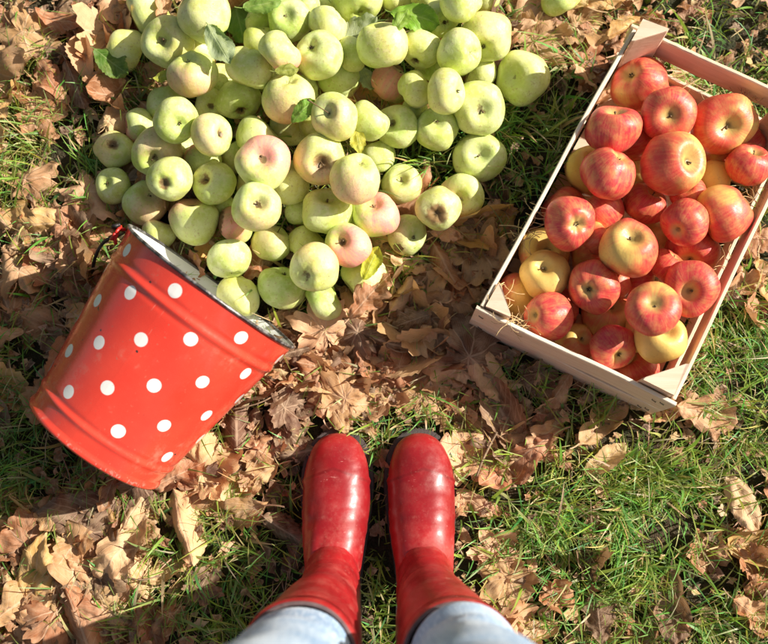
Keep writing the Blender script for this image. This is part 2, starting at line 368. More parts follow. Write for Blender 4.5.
# ---- green heap: x, y, r (photo), layer, cavity, hue, blush, extra, label
G = [
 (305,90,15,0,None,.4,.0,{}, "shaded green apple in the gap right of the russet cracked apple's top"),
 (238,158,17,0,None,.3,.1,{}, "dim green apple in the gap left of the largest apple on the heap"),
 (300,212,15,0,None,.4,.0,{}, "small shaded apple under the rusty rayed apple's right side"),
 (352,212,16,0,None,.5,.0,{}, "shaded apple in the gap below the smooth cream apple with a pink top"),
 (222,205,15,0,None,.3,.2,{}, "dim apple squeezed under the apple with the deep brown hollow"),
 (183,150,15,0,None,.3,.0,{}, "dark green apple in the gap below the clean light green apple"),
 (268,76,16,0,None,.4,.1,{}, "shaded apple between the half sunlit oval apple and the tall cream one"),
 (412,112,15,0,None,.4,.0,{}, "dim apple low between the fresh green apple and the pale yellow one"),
 (455,118,15,0,None,.3,.0,{}, "shaded apple touching the large light green apple on the right edge"),
 (222,79,15,0,None,.6,.1,{}, "dim yellowish apple right of the apple with a faint pink cheek"),
 (139,125,17,0,None,.5,1.,{}, "pinkish red small apple half hidden under the crumpled tan leaf left of the heap"),
 (249,183,14,0,None,.4,.2,{}, "dull green apple deep in the gap below the large pink blushed apple"),
 (199,53,19,0,None,.9,.2,{}, "pale cream apple peeping out between the stalk up apple and the curled pale leaf"),
 (167,103,20,0,None,.3,.0,{}, "dull green apple mostly hidden behind the green apple on the heap's upper left"),
 (211,105,16,0,(211,106,'c'),.8,.0,{'rotc':.15}, "small yellow apple with a brown dot wedged beside the flattened pale apple"),
 (157,152,24,0,(152,160,'s'),.3,.25,{'rots':.1}, "dull olive green apple with a dark open hollow near the left edge of the heap"),
 (146,203,22,0,(149,194,'s'),.35,.3,{}, "olive apple with black specks just above the bucket handle"),
 (203,160,19,0,None,.5,1.1,{}, "rosy red apple tucked under the small speckled round apple"),
 (158,236,17,0,None,.8,.6,{}, "yellow and pink apple half hidden behind the bucket rim by the handle"),
 (236,224,19,0,(243,215,'s'),.3,.6,{'bruise':.9}, "small apple with a large dark brown rotten patch above the bucket mouth"),
 (257,139,23,0,None,.55,.1,{}, "olive yellow apple lying shaded under the pink blushed apple at the heap's centre"),
 (289,127,20,0,None,.7,.1,{'rots':.1}, "yellow shaded apple under the large apple with russet cracks"),
 (316,124,17,0,None,.3,.1,{}, "dark green apple deep in the gap left of the long stalked apple"),
 (289,182,22.5,0,None,.95,.0,{}, "plain pale yellow apple right below the large pink blushed apple"),
 (319.5,159,26,0,(321.5,164,'s'),.75,.35,{'rots':.42}, "large yellow apple with brown russet round its stalk hollow in mid heap"),
 (306,244,18,0,None,.95,.0,{}, "small pale yellow apple peeping above the speckled apple with a deep dark hollow"),
 (282,288,24,0,(285,270,'c'),.15,.0,{'bruise':.5}, "oval green apple with a brown right flank beside the bucket mouth"),
 (239,296,22,0,None,.9,.0,{}, "smooth pale yellow apple rolling out over the bucket's lower lip"),
 (229,259,22,1,(232,275,'c'),.45,.0,{}, "pale whitish green apple at the mouth of the bucket"),
 (323,301,20,0,None,.1,.0,{}, "light green apple at the heap's bottom tip partly covered by a broad dry leaf"),
 (367,278,25,0,None,.7,.0,{}, "yellow green apple under a curled brown leaf and a yellow leaf"),
 (407,235,20.5,0,(415,238,'c'),.35,.25,{'bruise':.35}, "apple with insect holes on its right side beside the pink cheeked apple"),
 (378,157,17.5,0,None,.3,.0,{}, "small pale green apple left of the grassy gap in the heap"),
 (397,126,21.5,0,(390,122,'s'),.25,.1,{'rots':.1}, "dull green apple with a dark hollow and a blade of grass in front"),
 (368,121,20.5,0,None,.35,.0,{}, "bright pale green apple touching the yellow leaf in mid heap"),
 (416,90,18.5,0,None,.7,.05,{}, "pale yellow apple half hidden under the pinkish orange apple"),
 (481,74,18,0,None,.55,.0,{}, "light green apple under the large apple near the heap's right edge"),
 (341,79,21.5,0,(352,92,'c'),.3,1.1,{}, "green apple with a pinkish red cheek behind the two toned leaf"),
 (442,44,16,0,None,.8,.9,{}, "small patch of a pale pink apple between two pale apples top right"),
 (433,68,16,0,None,.2,.0,{}, "shaded green apple low between the round apples top right"),
 (440,18,17.5,0,(446,23,'c'),.55,.0,{'rotc':.15}, "yellow green apple with a black calyx right of the bright green leaves"),
 (261,22,16,0,None,.4,.0,{}, "dark shaded apple beneath the large green leaf at the top"),
 (261,41,17.5,0,None,.7,.1,{}, "cream green apple half behind the long pink tinged apple"),
 (352,54,17,0,None,.4,.0,{}, "shaded apple lying under the pale serrated leaf"),
 (327,0,15,0,None,.85,.1,{}, "small yellow apple at the top edge next to the apple with a brown calyx"),
 (308,6,12,0,None,.3,.0,{}, "tiny view of a green apple in the gap at the top edge"),
 (397,-2,15,0,None,.85,.0,{}, "pale yellow apple at the top edge above the bright green leaves"),
 (425,-8,17,1,None,.85,.0,{}, "yellow apple cut by the top edge above the bright green leaves"),
 (486,-2,15,0,None,.5,.0,{}, "whitish green apple at the top edge at the heap's right end"),
 (270,-6,18,0,None,.25,.0,{}, "bluish green apple cut by the top edge beside the large green leaf"),
 (149,13,24,0,None,.55,.0,{}, "green apple at the heap's top left corner with a brown leaf over it"),
 (125,50,20,0,None,.95,.0,{}, "pale yellow apple with a dark green leaf across its lower left side"),
 (168.5,42,25,0,(161,41,'s'),.45,.1,{'rots':.08}, "large apple showing its stalk in a deep hollow near the heap's top left"),
 (205,15,25.5,0,None,.35,.05,{}, "large pale green freckled apple left of the big green leaf"),
 (114,149,18.5,0,(113,143,'s'),.5,.2,{'rots':.35}, "leftmost round apple with a tan scar in the heap's second row"),
 (114,186,17.5,0,(106,183,'s'),.5,.0,{}, "small pale green apple at the heap's far left above the bucket"),
 (192,75,24,1,(188,59,'c'),.55,.35,{}, "large yellow green apple with a faint pink cheek below the curled pale leaf"),
 (176,120,22,1,(180,124,'c'),.35,.0,{}, "clean light green apple with a shallow hollow on the heap's left side"),
 (170,179,22,1,(164,183,'c'),.55,.05,{'rotc':.3}, "yellow green apple with brown rough calyx beside the small dry leaf"),
 (214,183,22,1,(203,178,'s'),.4,.05,{'rots':.3}, "apple with a deep brown hollow left of the pale stalk up apple"),
 (194.5,222,24,1,(192,203,'s'),.6,.55,{}, "large cream apple with a pink shoulder just above the bucket mouth"),
 (239,99,21.5,1,(241,112,'c'),.4,.05,{'rotc':.25}, "flattened pale green apple with a brown crease along its lower side"),
 (211,135,21,1,(223,133,'s'),.55,.2,{'rots':.2}, "cream apple with dark pits and a rusty hollow in the heap's left half"),
 (249,68,22.5,0,None,.6,.1,{}, "half sunlit oval apple below the curled pale leaf"),
 (279,52,21.5,1,None,.7,.6,{}, "tall cream apple with a pink lower side near the top of the heap"),
 (290,20,21,1,(286,15.5,'s'),.1,.0,{}, "mint green apple with a short stalk right of the big green leaf"),
 (328,26,21,0,None,.75,.1,{}, "cream yellow apple above the round apple with a small dark calyx"),
 (359,0,24,1,(361,12,'c'),.5,.0,{}, "yellow green apple with a grey calyx cut by the top edge"),
 (319,56,24.5,1,(310,46,'c'),.45,.15,{}, "round shiny yellow green apple with a small dark calyx near the top middle"),
 (288.5,98,26.5,1,(289,80,'c'),.55,.25,{}, "large round yellow apple with a short rusty crack in mid heap"),
 (335,117,23,1,(327,112,'s'),.5,.15,{}, "cream apple with a long thin pale stalk in mid heap"),
 (392,84,21.5,0,None,.8,.9,{}, "pinkish orange apple right below the largest pale apple"),
 (383,45,25,1,None,.5,.1,{}, "large pale freckled apple left of the bright green leaves"),
 (421,49,20.5,0,(415,62,'c'),.7,.05,{'rotc':.2}, "pale yellow apple with a brown crease right of the large freckled apple"),
 (461,2,20,1,None,.55,.0,{}, "pale green apple cut by the top edge near the heap's right end"),
 (486,36,25.5,0,(483,48,'c'),.75,.1,{}, "large yellow apple with a small round calyx at the heap's top right"),
 (460,52,22.5,1,(472,53,'c'),.5,.05,{}, "pale green apple with its calyx turned right next to the large yellow one"),
 (478,108,26,0,(482,110,'s'),.5,.0,{'rots':.12}, "large light green apple with a dark hollow on the heap's right edge"),
 (445.5,91,22,1,(461,91,'c'),.6,.05,{}, "oval pale yellow apple standing on the heap's right side"),
 (436.5,130,21,0,(436.5,121,'s'),.3,.0,{'rots':.08}, "fresh green apple with a dark hollow above the grassy gap"),
 (479,157,25.5,0,(480,154,'s'),.35,.0,{}, "bright green apple with a thin dry stalk at the heap's right, crossed by shadow"),
 (523,78,25.5,0,(513,77,'s'),.55,.0,{}, "lone pale apple in the grass right of the heap"),
 (560,-2,18.5,0,None,.3,.0,{}, "green apple lying alone at the top edge among brown leaves"),
 (462,195.5,22.5,0,(459,200,'s'),.7,.35,{}, "cream apple half behind the one with a large brown rotten spot"),
 (438,208,22,1,(437,214,'c'),.6,.05,{'rotc':.7}, "apple with a large dark brown rotten spot at the heap's lower right"),
 (402,184,19.5,0,(400.5,179,'s'),.45,.05,{}, "small green apple with a deep hollow beside the grassy gap"),
 (263.5,162.5,27,2,(262,159,'s'),.75,.75,{'rots':.10}, "largest apple on top of the heap, whitish with a pink rim round its hollow"),
 (256.5,207,24.5,1,(258,203,'s'),.3,.2,{'rots':.18}, "pale green apple with rusty rays round its stalk directly below the largest apple"),
 (271,243,19.5,1,(280,229,'s'),.6,.15,{}, "small apple with a long black stalk above the oval green apple", 1),
 (327,210,25.5,0,(328,195,'s'),.45,.05,{}, "large yellow green apple, mostly shaded, in the heap's lower half"),
 (355,178,26,1,(362,163,'c'),.75,.35,{}, "large smooth cream apple with a pink top lying across its neighbours"),
 (376,215,23.5,1,(373.5,203,'s'),.5,.9,{}, "yellow apple with a bright pink right cheek in the heap's lower right"),
 (347.5,245,22.5,1,(339.5,240,'s'),.65,.85,{'rots':.15}, "pink cheeked apple turned sideways with a deep yellow hollow"),
 (314.5,268,25,2,(306,276,'c'),.65,.2,{'rotc':.12}, "speckled creamy apple with a deep black hollow at the heap's bottom"),
]
for i, g in enumerate(G):
    x, y, r, lay, cav, hue, bl, ex, lab = g[:9]
    ls = g[9] if len(g) > 9 else 0
    if 'long thin pale stalk' in lab: ls = 2
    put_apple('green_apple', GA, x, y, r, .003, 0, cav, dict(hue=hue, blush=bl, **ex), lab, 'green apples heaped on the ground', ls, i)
green_placed = list(placed)
print('green zmax', max(p.z for p, r in placed), sum(p.z > .12 for p, r in placed))

# ---- red apples in the crate
CA, CB, CC, CD = at(478,309,.14), at(634,25,.14), at(814,107,.14), at(674,404,.14)
QUAD = [Vector((q.x, q.y, 0)) for q in (CA, CB, CC, CD)]; QC = sum(QUAD, Vector())/4
def wall_lines():
    for i in range(4):
        a, b = QUAD[i], QUAD[(i+1) % 4]; d = (b-a).normalized(); n = Vector((-d.y, d.x, 0))
        if n.dot(QC-a) < 0: n = -n
        yield a, n
def _wall(p):
    m = 9.
    for a, n in wall_lines():
        d = n.dot(Vector((p.x, p.y, 0))-a)-.007; h = max(0., p.z-.141)
        m = min(m, math.hypot(d, h) if d > 0 or h > 0 else d)
    return m
def push_in(p, r):
    for k in range(3):
        for a, n in wall_lines():
            d = n.dot(Vector((p.x, p.y, 0))-a)-.007
            lim = math.sqrt(max(0, r*r*.94-max(0, p.z-.141)**2))
            if d < lim: p = p+n*(lim-d)
    return p
wall_fn = _wall
placed.clear()
RD = [
 (660,92,18,0,None,.3,.9,{}, "dark red apple mostly hidden behind the one with a yellow green hollow"),
 (745,138,20,0,None,.2,1.,{}, "dark red apple in the shade under the large orange apple at the crate's right"),
 (722,160,19,0,None,.6,.3,{}, "yellow red apple in shadow between the orange apple and the green one"),
 (714,182,20,0,None,.9,-.3,{}, "only olive green apple in the crate, in deep shade"),
 (640,168,18,0,None,.7,.3,{}, "yellowish apple deep in the gap left of the large orange apple"),
 (632,137,23,0,None,.6,.5,{}, "orange apple in shade between three red ones at the crate's top"),
 (583,166,26,0,(588,152,'s'),.8,-.05,{}, "yellow green apple with faint red streaks against the crate's left wall"),
 (688,194,18,0,(686,186,'s'),.4,.8,{}, "small pink and red apple below the large orange one"),
 (655,238,20,0,None,.8,.1,{}, "yellow apple hidden low right of the bumpy apple"),
 (556,205,22,0,None,.5,.8,{}, "dull red apple leaning on the crate's left wall beside the straw"),
 (601,212,24,0,None,.3,.9,{}, "red apple with a triangle of sunlight between two glossy ones"),
 (597,238,17,0,None,.9,.3,{}, "orange apple in the gap right of the glossy red apple"),
 (589,258,21,0,None,.8,.4,{}, "orange brown apple in shade above the round apple with a green calyx"),
 (692,252,26,0,(690,262,'s'),.05,1.2,{}, "dark crimson apple in shade by the crate's right wall"),
 (644,280,22,0,(658,279,'c'),.2,1.,{'bruise':.2}, "red apple with a small dark hole under the bumpy apple"),
 (561,309,20,0,None,.3,.9,{}, "dark red apple in the shade under the pale yellow one"),
 (540.6,251,26,0,(544,246,'s'),.9,.25,{}, "yellow orange apple with red streaks behind the pale yellow apple"),
 (518,296,22,0,None,.9,.2,{}, "yellow apple with short red streaks in the crate's left corner"),
 (607,315,26,0,(613,303,'s'),.6,.35,{}, "yellow and red striped apple behind the round glossy cherry red one"),
 (576,343,20,0,(584,338,'s'),.9,.45,{}, "orange apple with a dark hollow against the crate's front wall"),
 (637,335,18,0,None,.9,-.1,{}, "greenish yellow apple deep below the apple with a red star round its stalk"),
 (668,266,18,0,None,.3,.9,{}, "deep shaded red apple between the bumpy apple and the dark crimson one"),
 (617,283,16,0,None,.6,.6,{}, "orange red apple deep in the gap below the bumpy apple's left side"),
 (635.6,369,23.5,0,(628,357,'s'),.4,.9,{}, "red striped apple at the bottom of the crate by the front wall"),
 (660,338,25,0,(667,330,'s'),.8,.15,{}, "yellow apple with a red blush below the one with a red star round its stalk"),
 (632.7,80,26.5,1,(623.5,71,'c'),.35,.5,{}, "red and yellow green apple at the crate's top corner by the post"),
 (607,125,26.5,1,(608,102,'s'),.05,1.1,{}, "glossy deep red apple second from the top along the left wall"),
 (668,114,26,1,(670,115,'s'),.2,.65,{}, "red apple with a large yellow green hollow facing up"),
 (723,124,29.5,1,(729,126,'s'),.65,.42,{}, "large orange apple with a small dark hollow at the crate's right"),
 (673.5,164,30,1,(690,160,'s'),.7,.46,{}, "largest orange red apple in the middle of the upper crate"),
 (609,174,27.5,1,(620,156,'c'),.15,1.0,{}, "glossy red apple with a pale whitish top beside the left wall"),
 (749,164,21,1,(755,150,'s'),.2,.75,{}, "pink red apple touching the crate's right wall"),
 (725,213.5,27.5,1,None,.5,.40,{}, "tall yellow apple flecked with red at the crate's right wall"),
 (645,204.5,21.5,1,(655,191,'s'),.35,.7,{}, "medium rosy apple just below the largest orange red apple"),
 (685,223,22.5,1,(678,230,'c'),.15,1.,{}, "smooth red apple with a small dark calyx right of centre"),
 (569.6,223,26,1,(577.5,224,'c'),.02,1.3,{}, "glossy crimson apple with a shiny rim round its calyx near the left wall"),
 (545,275,25,1,(543.5,265,'s'),.9,-1.,{}, "pale yellow apple, the only one without red, near the front left corner"),
 (542.5,327,24.5,1,(529,326,'c'),.15,.95,{}, "pinkish red apple against the front wall by the left corner straw"),
 (594,287,26,1,(588,290,'c'),.35,.8,{}, "round red apple with a green calyx in the crate's lower middle"),
 (629,248,28.5,1,(632,236,'s'),.4,.42,{'bruise':.2}, "large bumpy yellow apple with red shoulders in mid crate"),
 (690.7,288,26.5,1,(689,292,'s'),.02,1.1,{}, "dark red apple half in shadow by the crate's lower right wall"),
 (612.5,347.5,23,1,(620,356,'c'),.0,1.4,{'bruise':.25}, "glossy cherry red apple with a torn tan scar by the front wall"),
 (653,310,26.5,2,(653.5,302,'s'),.2,.62,{}, "yellow apple with a red star round its stalk on top at the lower right"),
]
for i, g in enumerate(RD):
    x, y, r, lay, cav, hue, bl, ex, lab = g[:9]
    zm = [.045, .088, .10][lay]
    put_apple('red_apple', RA, x, y, r, .016, zm, cav, dict(hue=hue, blush=bl, **ex), lab, 'red apples in the wooden crate', 0, i+200)
red_placed = list(placed)
print('red zmax', max(p.z for p, r in placed), sorted(round(p.z, 3) for p, r in placed)[-12:])

def top_z(px, py):
    z = .012
    for p, r in green_placed+red_placed:
        cx, cy = to_px(p); rp = r*F/(CAM-p).length
        d = math.hypot(px-cx, py-cy)/rp
        if d < 1: z = max(z, p.z+r*.92*math.sqrt(1-d*d))
    return z

# ------------------------------------------------------------------ crate
def wood_mat(name, tone, axis):
    N = NT(name); co = N.coord('Object'); x, y, z = N.xyz(co)
    s = [18., 18., 260.]; s = {'L': (6., 90., 90.)}[axis]
    v = N.vec(N.math('MULTIPLY', x, s[0]), N.math('MULTIPLY', y, s[1]), N.math('MULTIPLY', z, s[2]))
    w = N.math('MULTIPLY', N.rnd(), 30.)
    g = N.noise(v, 1.2, 5, .6, w, .6); g2 = N.noise(v, 4., 4, .7, w)
    c = N.mix(N.ramp(g, .3, .7), tone, tuple(a*b for a, b in zip(tone, (.88, .82, .75))))
    c = N.mix(N.ramp(g2, .55, .8, 0., .35), c, tuple(a*b for a, b in zip(tone, (.55, .42, .32))))
    sm = N.noise(co, 14., 4, .6, w)
    c = N.mix(N.ramp(sm, .55, .8, 0., .4), c, (.30, .24, .19))
    kn = N.noise(v, .55, 2, .5, w); c = N.mix(N.ramp(kn, .70, .76, 0., .5), c, (.30, .16, .08))
    N.bsdf(c, .68, N.bump(N.math('ADD', g2, g), .5, .001), Specular_IOR_Level=.3); return N.m
M_WOOD = wood_mat('poplar_veneer', (.84, .73, .57), 'L')
M_WOODP = wood_mat('poplar_pinkish', (.82, .63, .47), 'L')
M_STAPLE = simple('staple_steel', (.10, .09, .08), .5, .6, scale=100)

crate = tag(link('wooden_crate', None), "pale slatted wooden crate filled with red apples standing on the grass", 'crate')
CA, CB, CC, CD = at(478,309,.14), at(634,25,.14), at(814,107,.14), at(674,404,.14)
cc = (CA+CB+CC+CD)/4; cc.z = 0
crate.location = cc
def wobble_board(name, p0, p1, z0, z1, th, mat, inward, seed, parent=crate, sag=.0015):
    """board from p0 to p1 (ground positions), local x along its length"""
    d = Vector((p1.x-p0.x, p1.y-p0.y, 0)); L = d.length; d.normalize(); nrm = inward
    rnd = random.Random(seed); n = 24; rings = []; ch = .0012
    for i in range(n+1):
        t = i/n; x = L*t
        a = z0+sag*noise.noise(Vector((t*3, seed, 0))); b = z1+sag*noise.noise(Vector((t*3, seed, 5)))+.0008*noise.noise(Vector((t*22, seed, 9)))
        o = .0025*noise.noise(Vector((t*2.2, seed, 3)))
        prof = [(o+ch, a), (o+th-ch, a), (o+th, a+ch), (o+th, b-ch), (o+th-ch, b), (o+ch, b), (o, b-ch), (o, a+ch)]
        rings.append([(x, u, v) for u, v in prof])
    V, Fc = [], []
    add_loft(rings, V, Fc)
    me = mesh(name, V, Fc, [mat], smooth=False)
    o = link(name, me, parent)
    yv = nrm; m = Matrix((( d.x, yv.x, 0, 0), (d.y, yv.y, 0, 0), (0, 0, 1, 0), (0, 0, 0, 1)))
    o.matrix_local = Matrix.Translation(Vector((p0.x, p0.y, 0))-cc) @ m
    return o
def inward(p0, p1):
    d = (p1-p0); d.z = 0; d.normalize(); n = Vector((-d.y, d.x, 0))
    if n.dot(cc-p0) < 0: n = -n
    return n
th = .0055
def wall(P0, P1, ext, zs, mats, seed, off=0):
    n = inward(P0, P1); d = (P1-P0).normalized()
    for k, (z0, z1) in enumerate(zs):
        wobble_board('slat', P0-d*ext+n*off, P1+d*ext+n*off, z0, z1, th, mats[k % len(mats)], n, seed+k)
# long walls (inside of the corner overlap), short walls capping the ends
wall(CA, CB, -.006, [(.012, .066), (.084, .141)], [M_WOOD], 11)
wall(CD, CC, -.006, [(.012, .062), (.092, .140)], [M_WOODP], 21)
wall(CA, CD, .003, [(.006, .069), (.0725, .139)], [M_WOOD], 31, -.001)
wall(CB, CC, .003, [(.010, .052), (.092, .141)], [M_WOODP], 41, -.001)
# base boards
for k in range(5):
    t0 = .02+k*.197; t1 = t0+.17
    a = CA.lerp(CB, t0); b = CD.lerp(CC, t0); a2 = CA.lerp(CB, t1); b2 = CD.lerp(CC, t1)
    V = []; n1 = inward(CA, CB)*.008
    for z in (.006, .011): V += [a+n1+Vector((0, 0, z-a.z))-cc, b-n1+Vector((0, 0, z-b.z))-cc, b2-n1+Vector((0, 0, z-b2.z))-cc, a2+n1+Vector((0, 0, z-a2.z))-cc]
    link('base_board', mesh('base_board', V, [(3, 2, 1, 0), (4, 5, 6, 7), (0, 1, 5, 4), (1, 2, 6, 5), (2, 3, 7, 6), (3, 0, 4, 7)], [M_WOODP], False), crate)
def post(P, Q1, Q2, z1, leg, seed):
    d1 = (Q1-P); d1.z = 0; d1.normalize(); d2 = (Q2-P); d2.z = 0; d2.normalize()
    b = P+(d1+d2)*(th+.0015); b.z = 0
    c = [b, b+d1*leg, b+d1*(leg-.004)+d2*.004, b+d2*leg]
    c = [b, b+d1*leg, b+d1*(leg*.97)+d2*.004, b+d2*(leg*.97)+d1*.004, b+d2*leg]
    V, Fc = [], []
    rings = [[(q.x-cc.x, q.y-cc.y, z) for q in c] for z in (.0, .002, z1-.002)]
    m = (b+d1*leg/3+d2*leg/3)
    rings.append([((q.x-cc.x)*.97+(m.x-cc.x)*.03, (q.y-cc.y)*.97+(m.y-cc.y)*.03, z1+.0012*(i-2)) for i, q in enumerate(c)])
    if (d1.cross(d2)).z < 0: rings = [r[::-1] for r in rings]
    add_loft(rings, V, Fc)
    link('corner_post', mesh('corner_post', V, Fc, [M_WOODP], False), crate)
post(CA, CB, CD, .146, .034, 1); post(CB, CA, CC, .180, .036, 2); post(CC, CB, CD, .170, .036, 3); post(CD, CA, CC, .158, .044, 4)
# staples
nA = inward(CA, CD); dA = (CD-CA).normalized()
for (t, z) in ((.93, .112), (.965, .118), (.93, .035), (.965, .04), (.03, .11), (.05, .04)):
    V, Fc = [], []; p = CA.lerp(CD, t)-cc; p.z = z
    tube([p-nA*(-.001)+dA*(-.0035)+Vector((0, 0, .003)), p-nA*.0022+dA*(-.003)+Vector((0, 0, .002)), p-nA*.0022+dA*.003-Vector((0, 0, .002)), p+nA*.001+dA*.0035-Vector((0, 0, .003))], .0006, V, Fc, 6)
    link('staple', mesh('staple', V, Fc, [M_STAPLE]), crate)

# straw / wood wool
M_STRAW = simple('straw', (.62, .45, .22), .7, scale=60)
def straw_bunch(spots, seed):
    rnd = random.Random(seed); V, Fc = [], []
    for (px, py, z, n, spread, L) in spots:
        for k in range(n):
            p = at(px+rnd.gauss(0, spread), py+rnd.gauss(0, spread), z+rnd.uniform(-.01, .008))
            a = rnd.uniform(0, 6.28); l = L*rnd.uniform(.5, 1.2); c = rnd.uniform(-1.5, 1.5); pts = []
            for i in range(7):
                t = i/6-.5; aa = a+c*t
                pts.append(p+Vector((math.cos(aa)*l*t, math.sin(aa)*l*t, rnd.uniform(-.002, .002)+.012*(.25-t*t))))
            tube(pts, .00045*rnd.uniform(.6, 1.4), V, Fc, 4)
    return mesh('straw', V, Fc, [M_STRAW])
tag(link('straw', straw_bunch([(545,222,.12,12,8,.05), (520,322,.12,14,8,.035), (500,290,.12,8,6,.03), (502,322,.138,8,6,.04), (757,98,.11,14,8,.05), (748,196,.12,10,7,.04), (755,166,.135,5,5,.05), (700,345,.03,8,10,.05), (690,92,.06,14,16,.05), (520,235,.1,8,6,.05), (715,260,.06,8,8,.04), (640,385,.05,8,8,.04)], 5)),
    "thin straw strands lining the wooden crate around the apples", 'straw', kind='stuff')

# ------------------------------------------------------------------ bucket
RB, rb, LB = .129, .0955, .252
axh = Vector((.607, .795, 0)).normalized(); el = math.asin((RB-rb)/LB)
axis = (axh*math.cos(el)+Vector((0, 0, 1))*math.sin(el)).normalized()
bc = Vector((-.372, .081, rb*math.cos(el)+.004))
upv = (Vector((0, 0, 1))-axis*axis.z).normalized(); sidev = upv.cross(axis).normalized()
bucket = tag(link('bucket', None), "red enamel bucket with white polka dots lying on its side, mouth toward the green apples", 'bucket')
# local frame: z = axis, x = up generator, y = side
BM = Matrix(((upv.x, sidev.x, axis.x, bc.x), (upv.y, sidev.y, axis.y, bc.y), (upv.z, sidev.z, axis.z, bc.z), (0, 0, 0, 1)))
if BM.to_3x3().determinant() < 0:
    sidev = -sidev; BM = Matrix(((upv.x, sidev.x, axis.x, bc.x), (upv.y, sidev.y, axis.y, bc.y), (upv.z, sidev.z, axis.z, bc.z), (0, 0, 0, 1)))
bucket.matrix_world = BM
def rad(s): return rb+(RB-rb)*s/LB
prof = [(.0, .006), (rb*.5, .006), (rb-.008, .006), (rb-.004, .003), (rb-.001, -.001), (rb+.002, -.001), (rb+.0035, .0015), (rb+.003, .005)]
s = .009
while s < LB-.004:
    r = rad(s)
    r += 0.0015*math.exp(-((s-.030)/.0035)**2)-.0007*math.exp(-((s-.037)/.003)**2)
    r += 0.0018*math.exp(-((s-.209)/.0040)**2)-.0008*math.exp(-((s-.2175)/.0035)**2)-.0006*math.exp(-((s-.201)/.003)**2)
    prof.append((r, s)); s += .0016
prof.append((RB, LB-.003))
def lathe(prof, n=128, dent=0., seed=0):
    V, Fc, UV = [], [], []
    for (r, s) in prof:
        for j in range(n+1):
            f = 2*math.pi*j/n
            k = 1+dent*noise.noise(Vector((math.cos(f)*1.6, math.sin(f)*1.6, s*9+seed)))
            V.append((r*k*math.cos(f), r*k*math.sin(f), s)); UV.append((j/n, s))
    m = n+1
    for i in range(len(prof)-1):
        for j in range(n):
            Fc.append((i*m+j, i*m+j+1, (i+1)*m+j+1, (i+1)*m+j))
    return V, Fc, UV
def enamel():
    N = NT('red_dotted_enamel'); u, s, _ = N.xyz(N.coord('UV')); co = N.coord('Object')
    rr = N.math('ADD', rb, N.math('MULTIPLY', s, (RB-rb)/LB))
    circ = N.math('MULTIPLY', rr, 2*math.pi)
    wob = N.math('MULTIPLY', N.math('SUBTRACT', N.noise(co, 14., 2), .5), .0022)
    masks = []
    for (ou, osd) in ((0., LB-.023), (1/16, LB-.0585)):
        fu = N.math('SUBTRACT', N.math('FRACT', N.math('ADD', N.math('MULTIPLY', N.math('SUBTRACT', u, ou), 8.), .5)), .5)
        du = N.math('MULTIPLY', N.math('DIVIDE', fu, 8.), circ)
        fs = N.math('SUBTRACT', N.math('FRACT', N.math('ADD', N.math('DIVIDE', N.math('SUBTRACT', s, osd), .071), .5)), .5)
        ds = N.math('MULTIPLY', fs, .071)
        d = N.math('SQRT', N.math('ADD', N.math('MULTIPLY', du, du), N.math('MULTIPLY', ds, ds)))
        masks.append(N.ramp(N.math('ADD', d, wob), .0082, .0087, 1., 0.))
    m = N.math('MAXIMUM', masks[0], masks[1])
    m = N.math('MULTIPLY', m, N.math('MULTIPLY', N.math('GREATER_THAN', s, .040), N.math('LESS_THAN', s, LB-.006)))
    n = N.noise(co, 9., 4); n2 = N.noise(co, 60., 4, .7)
    red = N.mix(N.ramp(n, .3, .7), (.74, .050, .028), (.84, .075, .042))
    c = N.mix(m, red, (.88, .86, .80))
    dust = N.ramp(N.math('MULTIPLY', n2, N.ramp(n, .3, .8, .7, 1.2)), .50, .80, 0., .28)
    c = N.mix(dust, c, (.62, .42, .30))
    mp = N.n('ShaderNodeMapping'); N.l(co, mp.inputs[0]); mp.inputs['Scale'].default_value = (160, 160, 9)
    scr = N.noise(mp.outputs[0], 1., 4, .6)
    c = N.mix(N.ramp(scr, .68, .74, 0., .35), c, (.85, .40, .30))
    # chips along the foot
    chip = N.math('MULTIPLY', N.ramp(N.noise(co, 120., 3, .7), .56, .62), N.ramp(s, .003, .007, 1., 0.))
    c = N.mix(N.math('MULTIPLY', chip, .35), c, (.72, .50, .42))
    ch = N.ramp(N.noise(co, 75., 2, .5), .735, .75); c = N.mix(ch, c, (.05, .035, .03))
    dirt = N.ramp(N.noise(co, 210., 3, .7), .66, .72, 0., .55); c = N.mix(dirt, c, (.35, .22, .14))
    N.bsdf(c, N.ramp(n2, .3, .8, .16, .42), N.bump(N.math('ADD', n2, N.math('MULTIPLY', n, 2.)), .10, .0015), Coat_Weight=.4, Coat_Roughness=.12); return N.m
V, Fc, UV = lathe(prof, dent=.007)
link('body', mesh('body', V, Fc, [enamel()], uv=UV), bucket)
ip = [(RB-.0015, LB-.003)]+[(rad(s)-.002, s) for s in [LB-.006-.012*i for i in range(20)] if s > .012]+[(rb-.004, .009), (0.0005, .009)]
def white_enamel():
    N = NT('white_enamel'); co = N.coord('Object'); n = N.noise(co, 20., 5, .7)
    c = N.mix(N.ramp(n, .5, .75), (.83, .84, .82), (.66, .64, .58)); c = N.mix(N.ramp(n, .73, .78), c, (.25, .15, .09))
    N.bsdf(c, .25, N.bump(n, .1, .001), Coat_Weight=.3); return N.m
V, Fc, UV = lathe(ip, dent=.004); Fc = [f[::-1] for f in Fc]
link('lining', mesh('lining', V, Fc, [white_enamel()], uv=UV), bucket)
rp = []
for k in range(13):
    a = 2*math.pi*k/12; rp.append((RB+.0004+.0022*math.cos(a), LB-.0015+.0022*math.sin(a)))
V, Fc, UV = lathe(rp, dent=.004)
